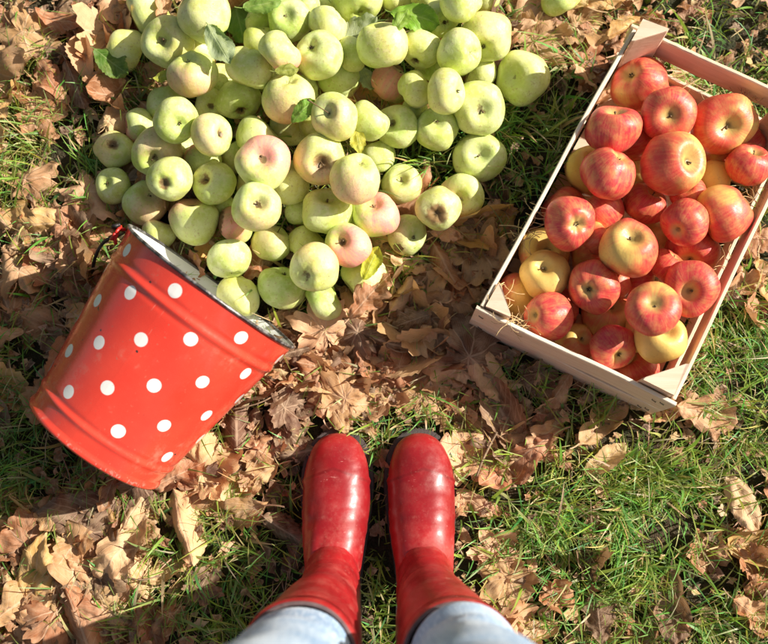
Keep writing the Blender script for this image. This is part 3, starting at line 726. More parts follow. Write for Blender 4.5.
def rim_mat():
    N = NT('worn_rim'); co = N.coord('Object'); n = N.noise(co, 55., 5, .75); n2 = N.noise(co, 8., 2)
    c = N.mix(N.ramp(n, .46, .60), (.05, .045, .045), (.26, .25, .24)); c = N.mix(N.ramp(n2, .58, .7, 0, .5), c, (.5, .49, .48))
    N.bsdf(c, .4, N.bump(n, .5, .001), Metallic=.3); return N.m
link('rim', mesh('rim', V, Fc, [rim_mat()]), bucket)
M_REDP = simple('red_paint', (.62, .03, .02), .35, scale=80)
M_WIRE = simple('black_wire', (.035, .03, .03), .45, .5, scale=150)
inv = BM.inverted()
ESG = 1 if (BM @ Vector((0, 1, 0))).x < bc.x else -1
EQ = R(20)
for sg in (1, -1):
    ear = link('ear', None if False else mesh('ear', *(lambda: (lambda V, Fc: (tube([(0, sg*(RB-.001), LB-.030), (0, sg*(RB+.004), LB-.026), (0, sg*(RB+.0065), LB-.018), (0, sg*(RB+.005), LB-.010), (0, sg*(RB+.0005), LB-.007)], [.0022, .0026, .0026, .0026, .0022], V, Fc, 10), tube([(math.cos(q)*.010, sg*(RB+.008), LB-.018+math.sin(q)*.010) for q in [2*math.pi*i/18 for i in range(19)]], .0021, V, Fc, 8), (V, Fc))[-1])([], []))(), [M_REDP]), bucket)
    ear.rotation_euler = (0, 0, -(EQ if sg == ESG else R(48))*ESG)
# bail wire lies on the ground side: world points
EQ = R(20)
eL = BM @ Vector((math.sin(EQ)*(RB+.008), math.cos(EQ)*(RB+.008)*ESG, LB-.014)); eR = BM @ Vector((-math.sin(R(48))*(RB+.008), -math.cos(R(48))*(RB+.008)*ESG, LB-.014))
if eL.x > eR.x: eL, eR = eR, eL
wp = [eL+Vector((.006, .004, .012)), eL+Vector((-.004, .002, .008)), at(124,232,.11), at(104,242,.075), at(94,262,.045), at(95,286,.018), at(112,312,.0035),
      Vector((-.31, .21, .003)), Vector((-.24, .15, .003)), Vector((-.16, .13, .003)), Vector((-.115, .15, .004)), at(284,348,.012), eR+Vector((.005, -.006, .004)), eR+Vector((-.004, 0, .010))]
wps = [inv @ Vector(p) for p in spline(wp, 6)]
V, Fc = [], []; tube(wps, .0024, V, Fc, 10)
link('handle', mesh('handle', V, Fc, [M_WIRE]), bucket)

# ------------------------------------------------------------------ person: boots and jeans
person = tag(link('person', None), "person standing in red rubber boots and light blue jeans, seen from above", 'person')
person.location = (0, -.11, 0)
def rubber():
    N = NT('red_rubber'); co = N.coord('Object'); x, y, z = N.xyz(co)
    w_ = N.math('MULTIPLY', N.rnd(), 30.); n = N.noise(co, 18., 4, .6, w_); n2 = N.noise(co, 90., 5, .7, w_)
    c = N.mix(N.ramp(n, .3, .7), (.27, .008, .011), (.43, .017, .020))
    # dry mud film & scuffs
    film = N.ramp(N.noise(co, 26., 6, .75, w_), .44, .70)
    c = N.mix(N.math('MULTIPLY', film, .20), c, (.74, .26, .20))
    mp = N.n('ShaderNodeMapping'); N.l(co, mp.inputs[0]); mp.inputs['Scale'].default_value = (7, 40, 40)
    dn = N.noise(co, 16., 3, .5, w_)
    wv = N.math('ADD', N.math('MULTIPLY', y, 34.), N.math('MULTIPLY', dn, 2.4))
    ln = N.ramp(N.math('ABSOLUTE', N.math('SUBTRACT', N.math('FRACT', wv), .5)), .010, .045, 1., 0.)
    ln = N.math('MULTIPLY', ln, N.ramp(N.noise(co, 11., 2), .45, .58))
    ln = N.math('MULTIPLY', ln, N.ramp(z, .11, .17, 1., 0.))
    seam = N.math('ABSOLUTE', N.math('SUBTRACT', N.math('ADD', y, N.math('MULTIPLY', N.math('ABSOLUTE', x), .35)), .158))
    c = N.mix(N.math('MULTIPLY', N.ramp(seam, .0008, .003, 1., 0.), N.math('GREATER_THAN', y, .1)), c, (.22, .01, .01))
    dust = N.math('MULTIPLY', N.ramp(N.noise(co, 130., 4, .8, w_), .55, .7), N.ramp(z, .05, .02, .15, .8))
    c = N.mix(dust, c, (.50, .33, .22))
    sd = N.noise(co, 45., 6, .8); c = N.mix(N.ramp(sd, .58, .68, 0., .28), c, (.62, .24, .18))
    c = N.mix(N.ramp(N.noise(co, 8., 3, .5), .45, .7, 0., .55), c, (.17, .005, .008))
    mp2 = N.n('ShaderNodeMapping'); N.l(co, mp2.inputs[0]); mp2.inputs['Scale'].default_value = (30, 160, 160); mp2.inputs['Rotation'].default_value = (0, 0, .4)
    c = N.mix(N.ramp(N.noise(mp2.outputs[0], 1., 4, .7), .66, .72, 0., .5), c, (.80, .42, .36))
    rough = N.ramp(N.math('ADD', film, N.ramp(sd, .4, .7)), 0., 1.6, .32, .56)
    N.bsdf(c, rough, N.bump(N.math('ADD', N.math('MULTIPLY', n2, .5), N.math('MULTIPLY', n, .8)), .35, .0015), Coat_Weight=.08, Coat_Roughness=.3); return N.m
M_RUB = rubber()
M_SOLE = simple('dark_sole', (.06, .045, .04), .7, scale=120, bumps=(.5, .001))
M_CUFFG = simple('grey_lining', (.13, .08, .08), .8, scale=90)
# sections: y, z, tilt, half width, top, bottom
SEC = [(.207,.034,0,.004,.004,.004), (.205,.034,0,.014,.011,.012), (.198,.035,0,.026,.019,.02), (.185,.037,0,.036,.026,.026), (.160,.040,0,.0445,.033,.032),
       (.125,.044,2,.0475,.038,.036), (.092,.049,6,.0465,.043,.042), (.062,.056,14,.043,.050,.052), (.038,.066,28,.0395,.055,.086), (.018,.080,48,.0375,.056,.108),
       (.004,.108,68,.038,.052,.071), (-.006,.142,82,.041,.050,.052), (-.016,.185,84,.046,.051,.055), (-.029,.240,84,.0525,.056,.062), (-.041,.295,84,.058,.060,.064), (-.050,.338,84,.0605,.062,.065), (-.052,.347,84,.0610,.0625,.0655)]
def boot(sx, x0, lean, toe):
    b = link('boot', None, person); b.location = (x0, 0, 0)
    def sec(s, n=56, grow=0., wr=True):
        y, z, t, a, bt, bb = s; t = R(t); ring = []
        for k in range(n):
            f = 2*math.pi*k/n; c, q = math.cos(f), math.sin(f)
            c = math.copysign(abs(c)**.92, c)
            h = (bt if q > 0 else bb)+grow
            lx = (a*(.94 if z < .2 else .94+.06*min(1, (z-.2)/.1))+grow)*c; ly = q*h
            p = Vector((lx, y-math.sin(t)*ly, z+math.cos(t)*ly))
            if p.z < .012: p.z = .012
            g = min(1, max(0, (p.z-.04)/.3))
            if wr:
                d = math.exp(-((p.z-.125)/.045)**2)*.0030*(abs(math.sin(p.z*95+2.4*noise.noise(p*20+Vector((x0*40, 0, 0)))+lx*14))**.6*1.6-1)
                d += .0014*noise.noise(p*22+Vector((sx*4, 0, 0)))
                d += .0007*math.exp(-((p.y-.095)/.03)**2)*math.sin(p.y*330+3*noise.noise(p*18))*(1 if p.z > .05 else 0)
                # toe cap seam and top-line of the vamp
                d += .0022*math.exp(-((p.y-(.158-abs(lx)*.35))/.0025)**2)*(1 if p.z > .03 and p.y > .1 else 0)
                v = (p-Vector((0, y, z)));
                if v.length > 1e-5: p += v.normalized()*d
            p.x += lean*g*g+ toe*max(0, p.y)*1.0
            ring.append(p)
        return ring
    S = spline(SEC, 6)
    V, Fc = [], []; add_loft([sec(s) for s in S], V, Fc, True, False)
    link('shaft', mesh('shaft', V, Fc, [M_RUB]), b)
    # cuff band + lining edge
    V, Fc = [], []
    last = S[-1]; rings = []
    for (dz, g) in ((-.013, .0004), (-.013, .0026), (-.002, .003), (0.0, .0024), (.0015, .001)):
        s = list(last); s[1] += dz; s[0] -= dz*.2; rings.append(sec(s, grow=g, wr=False))
    add_loft(rings, V, Fc, False, False); link('cuff', mesh('cuff', V, Fc, [M_RUB]), b)
    V, Fc = [], []; rings = []
    for (dz, g) in ((.0015, .001), (.004, .0005), (.004, -.0025), (.0, -.004), (-.06, -.005)):
        s = list(last); s[1] += dz; s[0] -= dz*.2; rings.append(sec(s, grow=g, wr=False))
    add_loft(rings, V, Fc, False, False); link('lining', mesh('lining', V, Fc, [M_CUFFG]), b)
    # sole
    W = [(-.0685, 0), (-.066, .016), (-.055, .030), (-.035, .036), (0, .035), (.04, .0385), (.08, .044), (.12, .0485), (.15, .0485), (.175, .0445), (.195, .0355), (.207, .023), (.2125, .010), (.214, 0)]
    Ws = spline([(y, 0, 0) if False else (y, w) for y, w in W], 5)
    right = [(w, y) for y, w in Ws]; left = [(-w, y) for y, w in Ws][::-1][1:-1]
    out = right+left
    V, Fc = [], []; rings = []
    for (z, g) in ((.0, .985), (.003, 1.0), (.010, 1.0), (.011, 1.012), (.017, 1.012), (.0195, 1.0), (.020, .93)):
        rr = []
        for i, (w, y) in enumerate(out):
            k = 1+(.012 if (i % 2 and .009 < z < .018) else 0)
            rr.append(Vector((w*g*k+toe*max(0, y), .07+(y-.07)*(1+(g*k-1)*.5), z)))
        rings.append(rr)
    add_loft(rings, V, Fc); link('sole', mesh('sole', V, Fc, [M_SOLE], smooth=False), b)
    return b
boot(-1, -.066, -.021, .02); boot(1, .052, .026, -.02)
def denim():
    N = NT('light_denim'); co = N.coord('Object'); n = N.noise(co, 7., 4, .6); n2 = N.noise(co, 500., 2)
    mp = N.n('ShaderNodeMapping'); N.l(co, mp.inputs[0]); mp.inputs['Scale'].default_value = (260, 260, 40)
    th_ = N.noise(mp.outputs[0], 1., 3, .6)
    c = N.mix(N.ramp(n, .35, .7), (.20, .34, .54), (.50, .64, .80)); c = N.mix(N.ramp(th_, .4, .7, 0., .5), c, (.66, .78, .90))
    N.bsdf(c, .85, N.bump(N.math('ADD', n2, th_), .4, .0008), Specular_IOR_Level=.2, Sheen_Weight=.2); return N.m
LEG = lambda sx: [(sx[0]*.97, -.044, .318, .043, .045), (sx[0]*.99, -.049, .342, .0545, .0565), (sx[0], -.051, .37, .0585, .0625), (sx[0]*1.02, -.058, .43, .057, .064), (sx[0]*1.02, -.055, .50, .060, .066), (sx[0], -.058, .58, .066, .072), (sx[0]*.96, -.068, .68, .075, .082), (sx[0]*.94, -.080, .77, .082, .092), (sx[0]*.86, -.09, .82, .083, .098)]
V, Fc = [], []
def jr(x, y, z, a, b, n=48, s=0):
    ring = []
    for k in range(n):
        f = 2*math.pi*k/n; p = Vector((x+a*math.cos(f), y+b*math.sin(f), z))
        d = .0060*noise.noise(Vector((p.x*14, p.y*14, z*26+s)))+.0030*math.sin(z*120+4*noise.noise(Vector((p.x*9, p.y*9, z*8+s))))*(.5+noise.noise(Vector((z*9, f, s))))
        p.x += math.cos(f)*d; p.y += math.sin(f)*d; ring.append(p)
    return ring
for sx in ((-.087, 1), (.080, 2)):
    add_loft([jr(*s, s=sx[1]*7) for s in spline(LEG(sx), 8)], V, Fc)
PEL = [(0, -.092, .765, .06, .085), (0, -.092, .80, .150, .102), (0, -.095, .86, .165, .112), (0, -.095, .93, .158, .105), (0, -.09, .99, .140, .095)]
add_loft([jr(*s, s=30) for s in spline(PEL, 6)], V, Fc)
jeans = link('jeans', mesh('jeans', V, Fc, [denim()]), person)
M_THR = simple('seam_thread', (.50, .60, .70), .9, scale=300)
for sx in ((-.087, 1), (.080, 2)):
    for f in (.15, math.pi-.15):
        V, Fc = [], []
        tube([(x+(a+.0006)*math.cos(f), y+(b+.0006)*math.sin(f), z) for x, y, z, a, b in spline(LEG(sx), 8)[:46]], .0016, V, Fc, 6)
        link('seam', mesh('seam', V, Fc, [M_THR]), jeans)

# ------------------------------------------------------------------ leaves
def leaf_geo(kind, seed, L=1.0, curl=None, nu=26, nv=7):
    """unit leaf along +x from stalk to tip, returns V, F, UV"""
    rnd = random.Random(seed); V, Fc, UV = [], [], []
    cv = (rnd.uniform(-.7, 1.3) if rnd.random() < .6 else rnd.uniform(1.6, 2.8)) if curl is None else curl
    cl = rnd.uniform(-.6, .7); cr = rnd.uniform(.05, .12); tw = rnd.uniform(-.5, .5); of = Vector((seed*1.7, seed*.3, 0))
    def deform(x, y, e):
        xx = x-.5
        z = cv*y*y*1.6+cl*xx*xx*.7+tw*xx*y*.9
        q = Vector((x*2.6, y*2.6, 0))+of
        z += cr*noise.noise(q)*1.6+cr*.5*noise.noise(q*2.6)+.022*noise.noise(q*7)
        z += e*e*(.20*noise.noise(q*1.4+Vector((9, 0, 0)))+.05*noise.noise(q*4))+.012*noise.noise(q*13)
        if curl is not None: z *= .85
        return (x+.02*noise.noise(q*3), y*(1-.25*min(1, abs(cv)*abs(y)*2)), z)
    if kind == 'maple':
        nr, na = 9, 84; lob = 5 if rnd.random() < .6 else 7
        ctr = .32
        for i in range(nr+1):
            t = i/nr
            for j in range(na+1):
                a = -math.pi+2*math.pi*j/na
                env = .62*(.62+.38*math.cos(a*.5)**2)
                lo = abs(math.cos(a*lob/2.)) ** .8
                r = env*(.66+.34*lo)
                if abs(a) > 2.7: r *= 1-.55*(abs(a)-2.7)/.44
                r *= 1+.08*math.cos(a*lob*3)*lo+.22*noise.noise(Vector((a*1.7, seed, 1)))+.09*noise.noise(Vector((a*9, seed, 2)))
                p = deform(ctr+r*t*math.cos(a), r*t*math.sin(a), t)
                V.append(p); UV.append((t, (a/(2*math.pi)+.5)*lob/7*1.0+.5/7*0))
        m = na+1
        for i in range(nr):
            for j in range(na): Fc.append((i*m+j, i*m+j+1, (i+1)*m+j+1, (i+1)*m+j))
    else:
        wid = {'oak': rnd.uniform(.27, .36), 'oval': rnd.uniform(.24, .34)}[kind]; nl = rnd.choice((3, 4, 4)); ph = rnd.uniform(-.2, .2)
        if kind == 'oak': nu = 44
        for i in range(nu+1):
            u = i/nu
            for k in range(-nv, nv+1):
                v = k/nv; sg = 1 if v > 0 else -1
                base = math.sin(math.pi*min(1, max(0, u))**(.85 if kind == 'oval' else 1.15))**.75
                w = wid*base
                if kind == 'oak':
                    w *= .60+.46*abs(math.sin(math.pi*(u*nl+ph*sg)))**.75
                    w *= 1+.18*noise.noise(Vector((u*6, sg*3, seed)))
                else: w *= 1+.06*math.sin(u*70)*1+.07*noise.noise(Vector((u*5, sg*3, seed)))
                w *= 1-.25*max(0, noise.noise(Vector((u*4, sg*7., seed+.5))))*1.5
                x = u+abs(v)**1.6*w*.38*math.sin(math.pi*u)
                p = deform(x, v*w, abs(v)); z = p[2]-.07*w/.3*math.exp(-(v/.25)**2)*.5
                V.append((p[0], p[1], z)); UV.append((u, .5+v*.5))
        m = 2*nv+1
        for i in range(nu):
            for k in range(m-1): Fc.append((i*m+k, i*m+k+1, (i+1)*m+k+1, (i+1)*m+k))
    # stalk as a thin strip
    b = len(V); x0 = 0.0
    if kind == 'maple': x0 = .12
    sl = rnd.uniform(.10, .28); p0 = deform(x0+.02, 0, 0)
    bend = rnd.uniform(-.4, .4)
    for i in range(5):
        t = i/4; x = p0[0]-sl*t; y = bend*sl*t*t; z = p0[2]+.05*t*rnd.uniform(.3, 1)
        V += [(x, y-.009, z), (x, y+.009, z+.006)]; UV += [(.5, .5), (.5, .5)]
    for i in range(4): Fc.append((b+2*i, b+2*i+1, b+2*i+3, b+2*i+2))
    V = [(x-.5, y, z) for x, y, z in V]
    zmin = min(p[2] for p in V); zc = sum(p[2] for p in V)/len(V)
    V = [(x, y, z-zc) for x, y, z in V]
    return V, Fc, UV
KINDS = {'oak': 7, 'oval': 5, 'maple': 6}
LG = {k: [leaf_geo(k, 100*i+ord(k[1])) for i in range(n)] for k, n in KINDS.items()}
LM = {k: [mesh('dry_leaf', g[0], g[1], [M_LEAFP if k == 'maple' else M_LEAF], uv=g[2]) for g in gs] for k, gs in LG.items()}
TONES = {'pale tan': (.74, .45, .23), 'light brown': (.53, .275, .12), 'reddish brown': (.38, .145, .055), 'dark brown': (.16, .08, .042), 'yellowish tan': (.72, .42, .13)}
def leaf_matrix(p, L, rot, tilt, tdir, flip=False):
    ax = Vector((math.cos(tdir), math.sin(tdir), 0))
    m = Matrix.Translation(p) @ Matrix.Rotation(tilt, 4, ax) @ Matrix.Rotation(rot, 4, 'Z')
    if flip: m = m @ Matrix.Rotation(math.pi, 4, 'X')
    return m @ Matrix.Scale(L, 4)
rl = random.Random(99)
def jitter(c, r, k=.14): return tuple(max(.01, x*(1+r.uniform(-k, k))) for x in c)
def put_leaf(kind, p, L, rot, tone, label, group=None, idx=0, tilt=.2, tdir=0., name='dry_leaf', me=None):
    o = link(name, me or LM[kind][idx % KINDS[kind]])
    o.matrix_world = leaf_matrix(p, L, rot, tilt, tdir, rl.random() < .4)
    o.color = (*jitter(TONES[tone] if isinstance(tone, str) else tone, rl, .08), 1)
    tag(o, label, 'leaf', group); return o
S_ = 1.36e-3   # metres per photo pixel near the ground
# notable leaves: kind, px, py, length px, direction deg, tone, extra height, label, variant
NL = [
 ('maple', 114,116,44,60,'pale tan',.035,"crumpled pale tan leaf lying on the small pinkish apple left of the heap",0),
 ('oak', 147,72,34,-30,'reddish brown',.02,"reddish brown curled leaf between the leftmost upper apples",1),
 ('oak', 163,6,38,80,'light brown',.055,"light brown leaf lying over the apple at the heap's top left corner",2),
 ('maple', 33,40,74,-35,'light brown',.02,"large light brown leaf with raised veins in the upper left corner",1),
 ('oval', 82,56,56,-70,'pale tan',.03,"oval tan leaf with clear parallel veins left of the pale yellow apple",0),
 ('oval', 62,20,58,-20,'reddish brown',.028,"long reddish brown curled leaf near the top left corner",1),
 ('oak', 12,34,54,70,'light brown',.02,"light brown leaf at the left edge of the top left corner",3),
 ('maple', 107,84,42,10,'light brown',.03,"crumpled brown leaf just below the dark green leaf",2),
 ('oak', 142,178,26,60,'reddish brown',.05,"small brown leaf stuck upright between three green apples",4),
 ('maple', 321,320,66,110,'pale tan',.03,"broad pale leaf covering the bottom tip of the green heap",3),
 ('oak', 369,296,62,48,'reddish brown',.045,"curled reddish brown leaf resting on the lowest yellow green apple",5),
 ('oak', 407,264,40,-20,'pale tan',.025,"bright tan leaf right of the apple under the yellow leaf",6),
 ('oval', 402,294,44,60,'pale tan',.025,"upright curled tan leaf lower right of the green heap",2),
 ('oak', 446,234,34,-10,'pale tan',.03,"small sunlit leaf against the apple with the rotten spot",0),
 ('oak', 491,208,26,40,'pale tan',.03,"small sunlit leaf tip standing in the crate's shadow",1),
 ('maple', 135,574,60,-60,'pale tan',.015,"broad rounded tan leaf lying alone on grass below the bucket",4),
 ('oval', 35,574,84,75,'yellowish tan',.022,"long yellowish tan leaf folded along its rib at the lower left",3),
 ('oval', 185,527,80,-70,'pale tan',.02,"long narrow rolled leaf below the bucket, pointing down",4),
 ('maple', 212,466,76,20,'pale tan',.018,"large lobed tan leaf between the bucket's foot and the left boot",5),
 ('oval', 137,507,50,60,'pale tan',.018,"pointed tan leaf touching the bucket's shadow",0),
 ('oval', 336,414,48,-60,'light brown',.025,"brown leaf standing just above the left boot's toe",1),
 ('maple', 266,449,46,0,'light brown',.02,"light brown leaf on the grass left of the left boot",0),
 ('oak', 297,548,50,80,'dark brown',.012,"dark shaded leaf beside the left boot's ankle",2),
 ('maple', 500,556,58,-30,'pale tan',.015,"broad tan leaf right of the right boot's ankle",1),
 ('oval', 606,459,52,35,'pale tan',.025,"single pale tan leaf on the grass below the crate",2),
 ('oval', 743,504,64,-70,'pale tan',.025,"long pale curled leaf standing at the right edge of the grass",3),
 ('oak', 706,414,66,-15,'light brown',.028,"curled brown leaf just below the crate's lower right corner",3),
 ('oak', 664,412,50,20,'light brown',.015,"tan leaf pushed under the crate's lower right corner",4),
 ('maple', 205,497,46,200,'light brown',.012,"crumpled brown leaf right beside the bucket's foot",2),
 ('oak', 22,600,80,40,'light brown',.02,"large brown leaf in the lower left corner",5),
 ('oak', 90,470,60,80,'dark brown',.012,"dark brown leaf lying in the bucket's shadow",6),
 ('maple', 425,390,64,60,'light brown',.015,"brown leaf above the gap between the boot toes",3),
 ('maple', 36,176,60,30,'light brown',.02,"brown leaf at the left edge level with the second apple row",4),
 ('maple', 96,200,66,-40,'pale tan',.022,"crumpled tan leaf cluster left of the bucket handle",5),
 ('maple', 22,262,76,90,'light brown',.02,"large dry leaf at the left edge beside the bucket",0),
 ('oval', 105,277,44,50,'light brown',.02,"brown leaf pressed against the bucket's left side",1),
 ('oak', 740,285,56,20,'light brown',.02,"brown leaf outside the crate's right wall",2),
 ('maple', 585,30,60,-40,'light brown',.018,"brown leaf near the crate's upper left post",1),
 ('oval', 608,92,40,40,'light brown',.02,"curled leaf outside the crate's left wall near the post",2),
 ('maple', 545,40,66,10,'light brown',.02,"broad brown leaf above the lone apple in the grass",3),
]
explicit_px = []
for i, (k, px, py, L, rot, tone, z, lab, var) in enumerate(NL):
    zz = max(z, top_z(px, py)+.006 if z > .04 or 'apple' in lab and top_z(px, py) > .03 else z)
    put_leaf(k, at(px, py, zz), L*S_, R(rot), tone, lab, None, var, rl.uniform(-.35, .35), rl.uniform(0, 6.28))
    explicit_px.append((px, py, L))
# green leaves among the apples
def gleaf(seed, curl): return mesh('green_leaf', *(lambda g: (g[0], g[1]))(leaf_geo('oval', seed, curl=curl)), [M_GLEAF], uv=leaf_geo('oval', seed, curl=curl)[2])
GLM = [gleaf(900+i, c) for i, c in enumerate((.1, .5, -.4, .8))]
GL = [
 (238,16,70,-76,(.16,.33,.05),"large dark green leaf hanging over the top of the heap",0,.012),
 (262,4,44,10,(.16,.30,.05),"green leaf cut by the top edge beside the larger dark one",1,.012),
 (112,62,52,-38,(.07,.17,.02),"dark green leaf at the far left of the heap over a pale apple",0,.004),
 (219,44,52,-60,(.36,.42,.24),"pale grey green leaf with curled edges in the upper left of the heap",1,.004),
 (303,111,36,45,(.17,.36,.04),"small fresh green leaf with a stalk lying on the russet cracked apple",0,.004),
 (367,78,34,-60,(.42,.50,.30),"pale silvery green leaf right of the shiny round apple",2,.006),
 (356,33,60,35,(.38,.44,.28),"pale serrated leaf left of the large freckled apple",0,.004),
 (371,263,40,65,(.62,.52,.03),"bright yellow leaf standing near the heap's bottom",1,.010),
 (358,141,30,-80,(.55,.52,.06),"small yellow leaf in the middle of the heap",2,.003),
 (415,17,58,-15,(.22,.42,.03),"bright green leaf lit through at the heap's top right",0,.014),
 (401,20,32,60,(.20,.38,.03),"smaller bright green leaf standing beside the large lit one",1,.016),
 (163,76,22,20,(.38,.42,.04),"tiny yellow green leaf tip left of the faint pink cheeked apple",2,.0),
 (287,70,26,10,(.28,.26,.04),"olive leaf tip above the russet cracked apple",1,.002),
]
for i, (px, py, L, rot, c, lab, v, dz) in enumerate(GL):
    hz = max(top_z(px+q*L*.3*math.cos(R(rot)), py-q*L*.3*math.sin(R(rot)))-(.012 if q else 0) for q in (-1, 0, 1))
    put_leaf(None, at(px, py, hz+dz+.008), L*S_*.9, R(rot), c, lab, None, 0, rl.uniform(-.15, .15), rl.uniform(0, 6), name='green_leaf', me=GLM[v])

# density of the leaves over the ground, from the photograph, in world positions
DM = ["786333357733", "545333322533", "325333222333", "665333474444", "754446788535", "443499984422", "344685566552", "356755542115", "764333442114", "864322265334"]
DM = [r[:12].ljust(12, '5') for r in DM]
def dens(p):
    x, y = to_px(p); i, j = x/64-.5, y/64-.5
    if x < -20 or x > 790 or y < -20 or y > 664: return .5+.35*noise.noise(Vector((p[0]*4, p[1]*4, 1)))
    def g(a, b): return int(DM[min(9, max(0, b))][min(11, max(0, a))])/9
    a, b = math.floor(i), math.floor(j); fx, fy = i-a, j-b
    return (g(a, b)*(1-fx)+g(a+1, b)*fx)*(1-fy)+(g(a, b+1)*(1-fx)+g(a+1, b+1)*fx)*fy
def inquad(x, y, m=0.):
    P = [CA, CB, CC, CD]; s = None
    for i in range(4):
        a, b = P[i], P[(i+1) % 4]; d = (b-a); d.z = 0; l = d.length
        c = (d.x*(y-a.y)-d.y*(x-a.x))/l
        if s is None: s = -1 if (d.x*(cc.y-a.y)-d.y*(cc.x-a.x)) < 0 else 1
        if c*s < -m: return False
    return True
def blocked(x, y, m=0.):
    if inquad(x, y, m): return True
    if -.068-m < y+.11 < .212+m and (abs(x+.066) < .044+m or abs(x-.052) < .044+m): return True
    d = Vector((x, y, 0))-Vector((bc.x, bc.y, 0)); t = d.dot(axh); q = abs(d.dot(Vector((-axh.y, axh.x, 0))))
    return -.005-m < t < LB+.01+m*.3 and q < .050+m
def under_apple(x, y, z):
    for p, r in green_placed:
        if (Vector((x, y, z))-p).length < r*.97: return True
    return False
groups = {}
count = 0; tries = 0; gen = []
rl2 = random.Random(4)
while count < 235 and tries < 20000:
    tries += 1
    px, py = rl2.uniform(-12, 780), rl2.uniform(-12, 656)
    z = rl2.uniform(.008, .026); p = at(px, py, z)
    if rl2.random() > dens(p)**2.8*1.5: continue
    if blocked(p.x, p.y, .022) or under_apple(p.x, p.y, z): continue
    if any(math.hypot(px-a, py-b) < 14 for a, b, c in gen): continue
    if any(math.hypot(px-a, py-b) < l*.42 for a, b, l in explicit_px): continue
    L = rl2.choice((34, 40, 48, 58, 70)); gen.append((px, py, L))
    k = rl2.choice(('oak', 'oak', 'maple', 'maple', 'oval'))
    tone = rl2.choices(list(TONES), (2.6, 4, 4, 3, .4))[0]
    sh = {'oak': 'lobed', 'maple': 'broad star shaped', 'oval': 'oval'}[k]
    sz = 'small' if L < 45 else 'large'
    lab = f"{sz} {tone} {sh} dry leaf lying among the loose leaves"
    put_leaf(k, p, L*S_*(1.2 if k == 'maple' else 1.28), rl2.uniform(0, 6.28), tone, lab, f"{sz} {tone} {sh} fallen leaves", rl2.randrange(20), rl2.gauss(0, .33), rl2.uniform(0, 6.28))
    count += 1
print('generic leaves', count, tries)

# ---- leaf litter as one object (lower layer, crumbs and what lies further out)
def crumb_geo(seed):
    rnd = random.Random(seed+5); V = [(0, 0, .05)]; UV = [(.3, .6)]; n = 11
    for k in (.5, 1.):
        for j in range(n):
            a = 2*math.pi*j/n; q = .5*(k*(.45+.75*rnd.random()) if k == 1. else .35)
            V.append((q*math.cos(a)*1.2, q*math.sin(a)*.8, rnd.uniform(-.14, .14))); UV.append((.3+q*math.cos(a)*.4, .6+q*math.sin(a)*.3))
    Fc = [(0, 1+j, 1+(j+1) % n) for j in range(n)]+[(1+j, 1+n+j, 1+n+(j+1) % n, 1+(j+1) % n) for j in range(n)]
    return V, Fc, UV
def litter():
    rnd = random.Random(12); A = {'V': [], 'F': [], 'U': [], 'C': [], 'M': []}; nb = 0
    small = {k: [leaf_geo(k, 700+i*13+ord(k[0]), nu=12, nv=3) for i in range(4)] for k in ('oak', 'oval')}
    small['maple'] = [leaf_geo('maple', 820+i) for i in range(3)]
    for i in range(4): small.setdefault('bit', []).append(crumb_geo(i))
    arr = {k: [(np.array(g[0]), np.array(g[2]), g[1]) for g in gs] for k, gs in small.items()}
    def add(k, p, L, col):
        nonlocal nb
        v, u, f = rnd.choice(arr[k]); m = leaf_matrix(p, L, rnd.uniform(0, 6.28), rnd.gauss(0, .35), rnd.uniform(0, 6.28), rnd.random() < .5)
        M = np.array(m); vv = v @ M[:3, :3].T+M[:3, 3]
        vv[:, 2] = np.maximum(vv[:, 2], .0012)
        A['V'].append(vv); A['U'].append(u); A['C'].append(np.tile(np.array([*col, 1.]), (len(v), 1)))
        A['F'] += [tuple(i+nb for i in q) for q in f]; A['M'] += [1 if k == 'maple' else 0]*len(f); nb += len(v)
    tn = list(TONES.values())
    n = 0
    for _ in range(26000):     # full leaves of the lower layer
        x, y = rnd.uniform(-1.5, 1.6), rnd.uniform(-1.2, 1.7)
        inn = -.6 < x < .65 and -.25 < y < .85
        if not inn and rnd.random() > .35: continue
        if rnd.random() > dens((x, y, 0))**2.6: continue
        if blocked(x, y, .012): continue
        z = rnd.uniform(.003, .013)
        if under_apple(x, y, z): z = .003
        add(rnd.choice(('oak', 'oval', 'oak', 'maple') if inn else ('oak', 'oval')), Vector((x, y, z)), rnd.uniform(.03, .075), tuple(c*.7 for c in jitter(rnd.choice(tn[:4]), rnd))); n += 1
        if n > 420: break
    n = 0
    for _ in range(60000):     # crumbs
        x, y = rnd.uniform(-.62, .66), rnd.uniform(-.26, .84)
        if rnd.random() > .08+dens((x, y, 0))**1.5: continue
        if blocked(x, y, .0): continue
        z = rnd.uniform(.004, .022)
        if under_apple(x, y, z): continue
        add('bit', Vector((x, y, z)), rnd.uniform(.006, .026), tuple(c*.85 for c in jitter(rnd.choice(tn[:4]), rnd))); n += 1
        if n > 4200: break
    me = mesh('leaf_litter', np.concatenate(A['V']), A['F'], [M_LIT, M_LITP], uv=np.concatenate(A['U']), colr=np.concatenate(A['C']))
    me.polygons.foreach_set('material_index', np.array(A['M'], dtype=np.int32))
    return me
tag(link('leaf_litter', litter()), "layer of brown leaf crumbs and old leaves under and between the grass", 'leaf litter', kind='stuff')

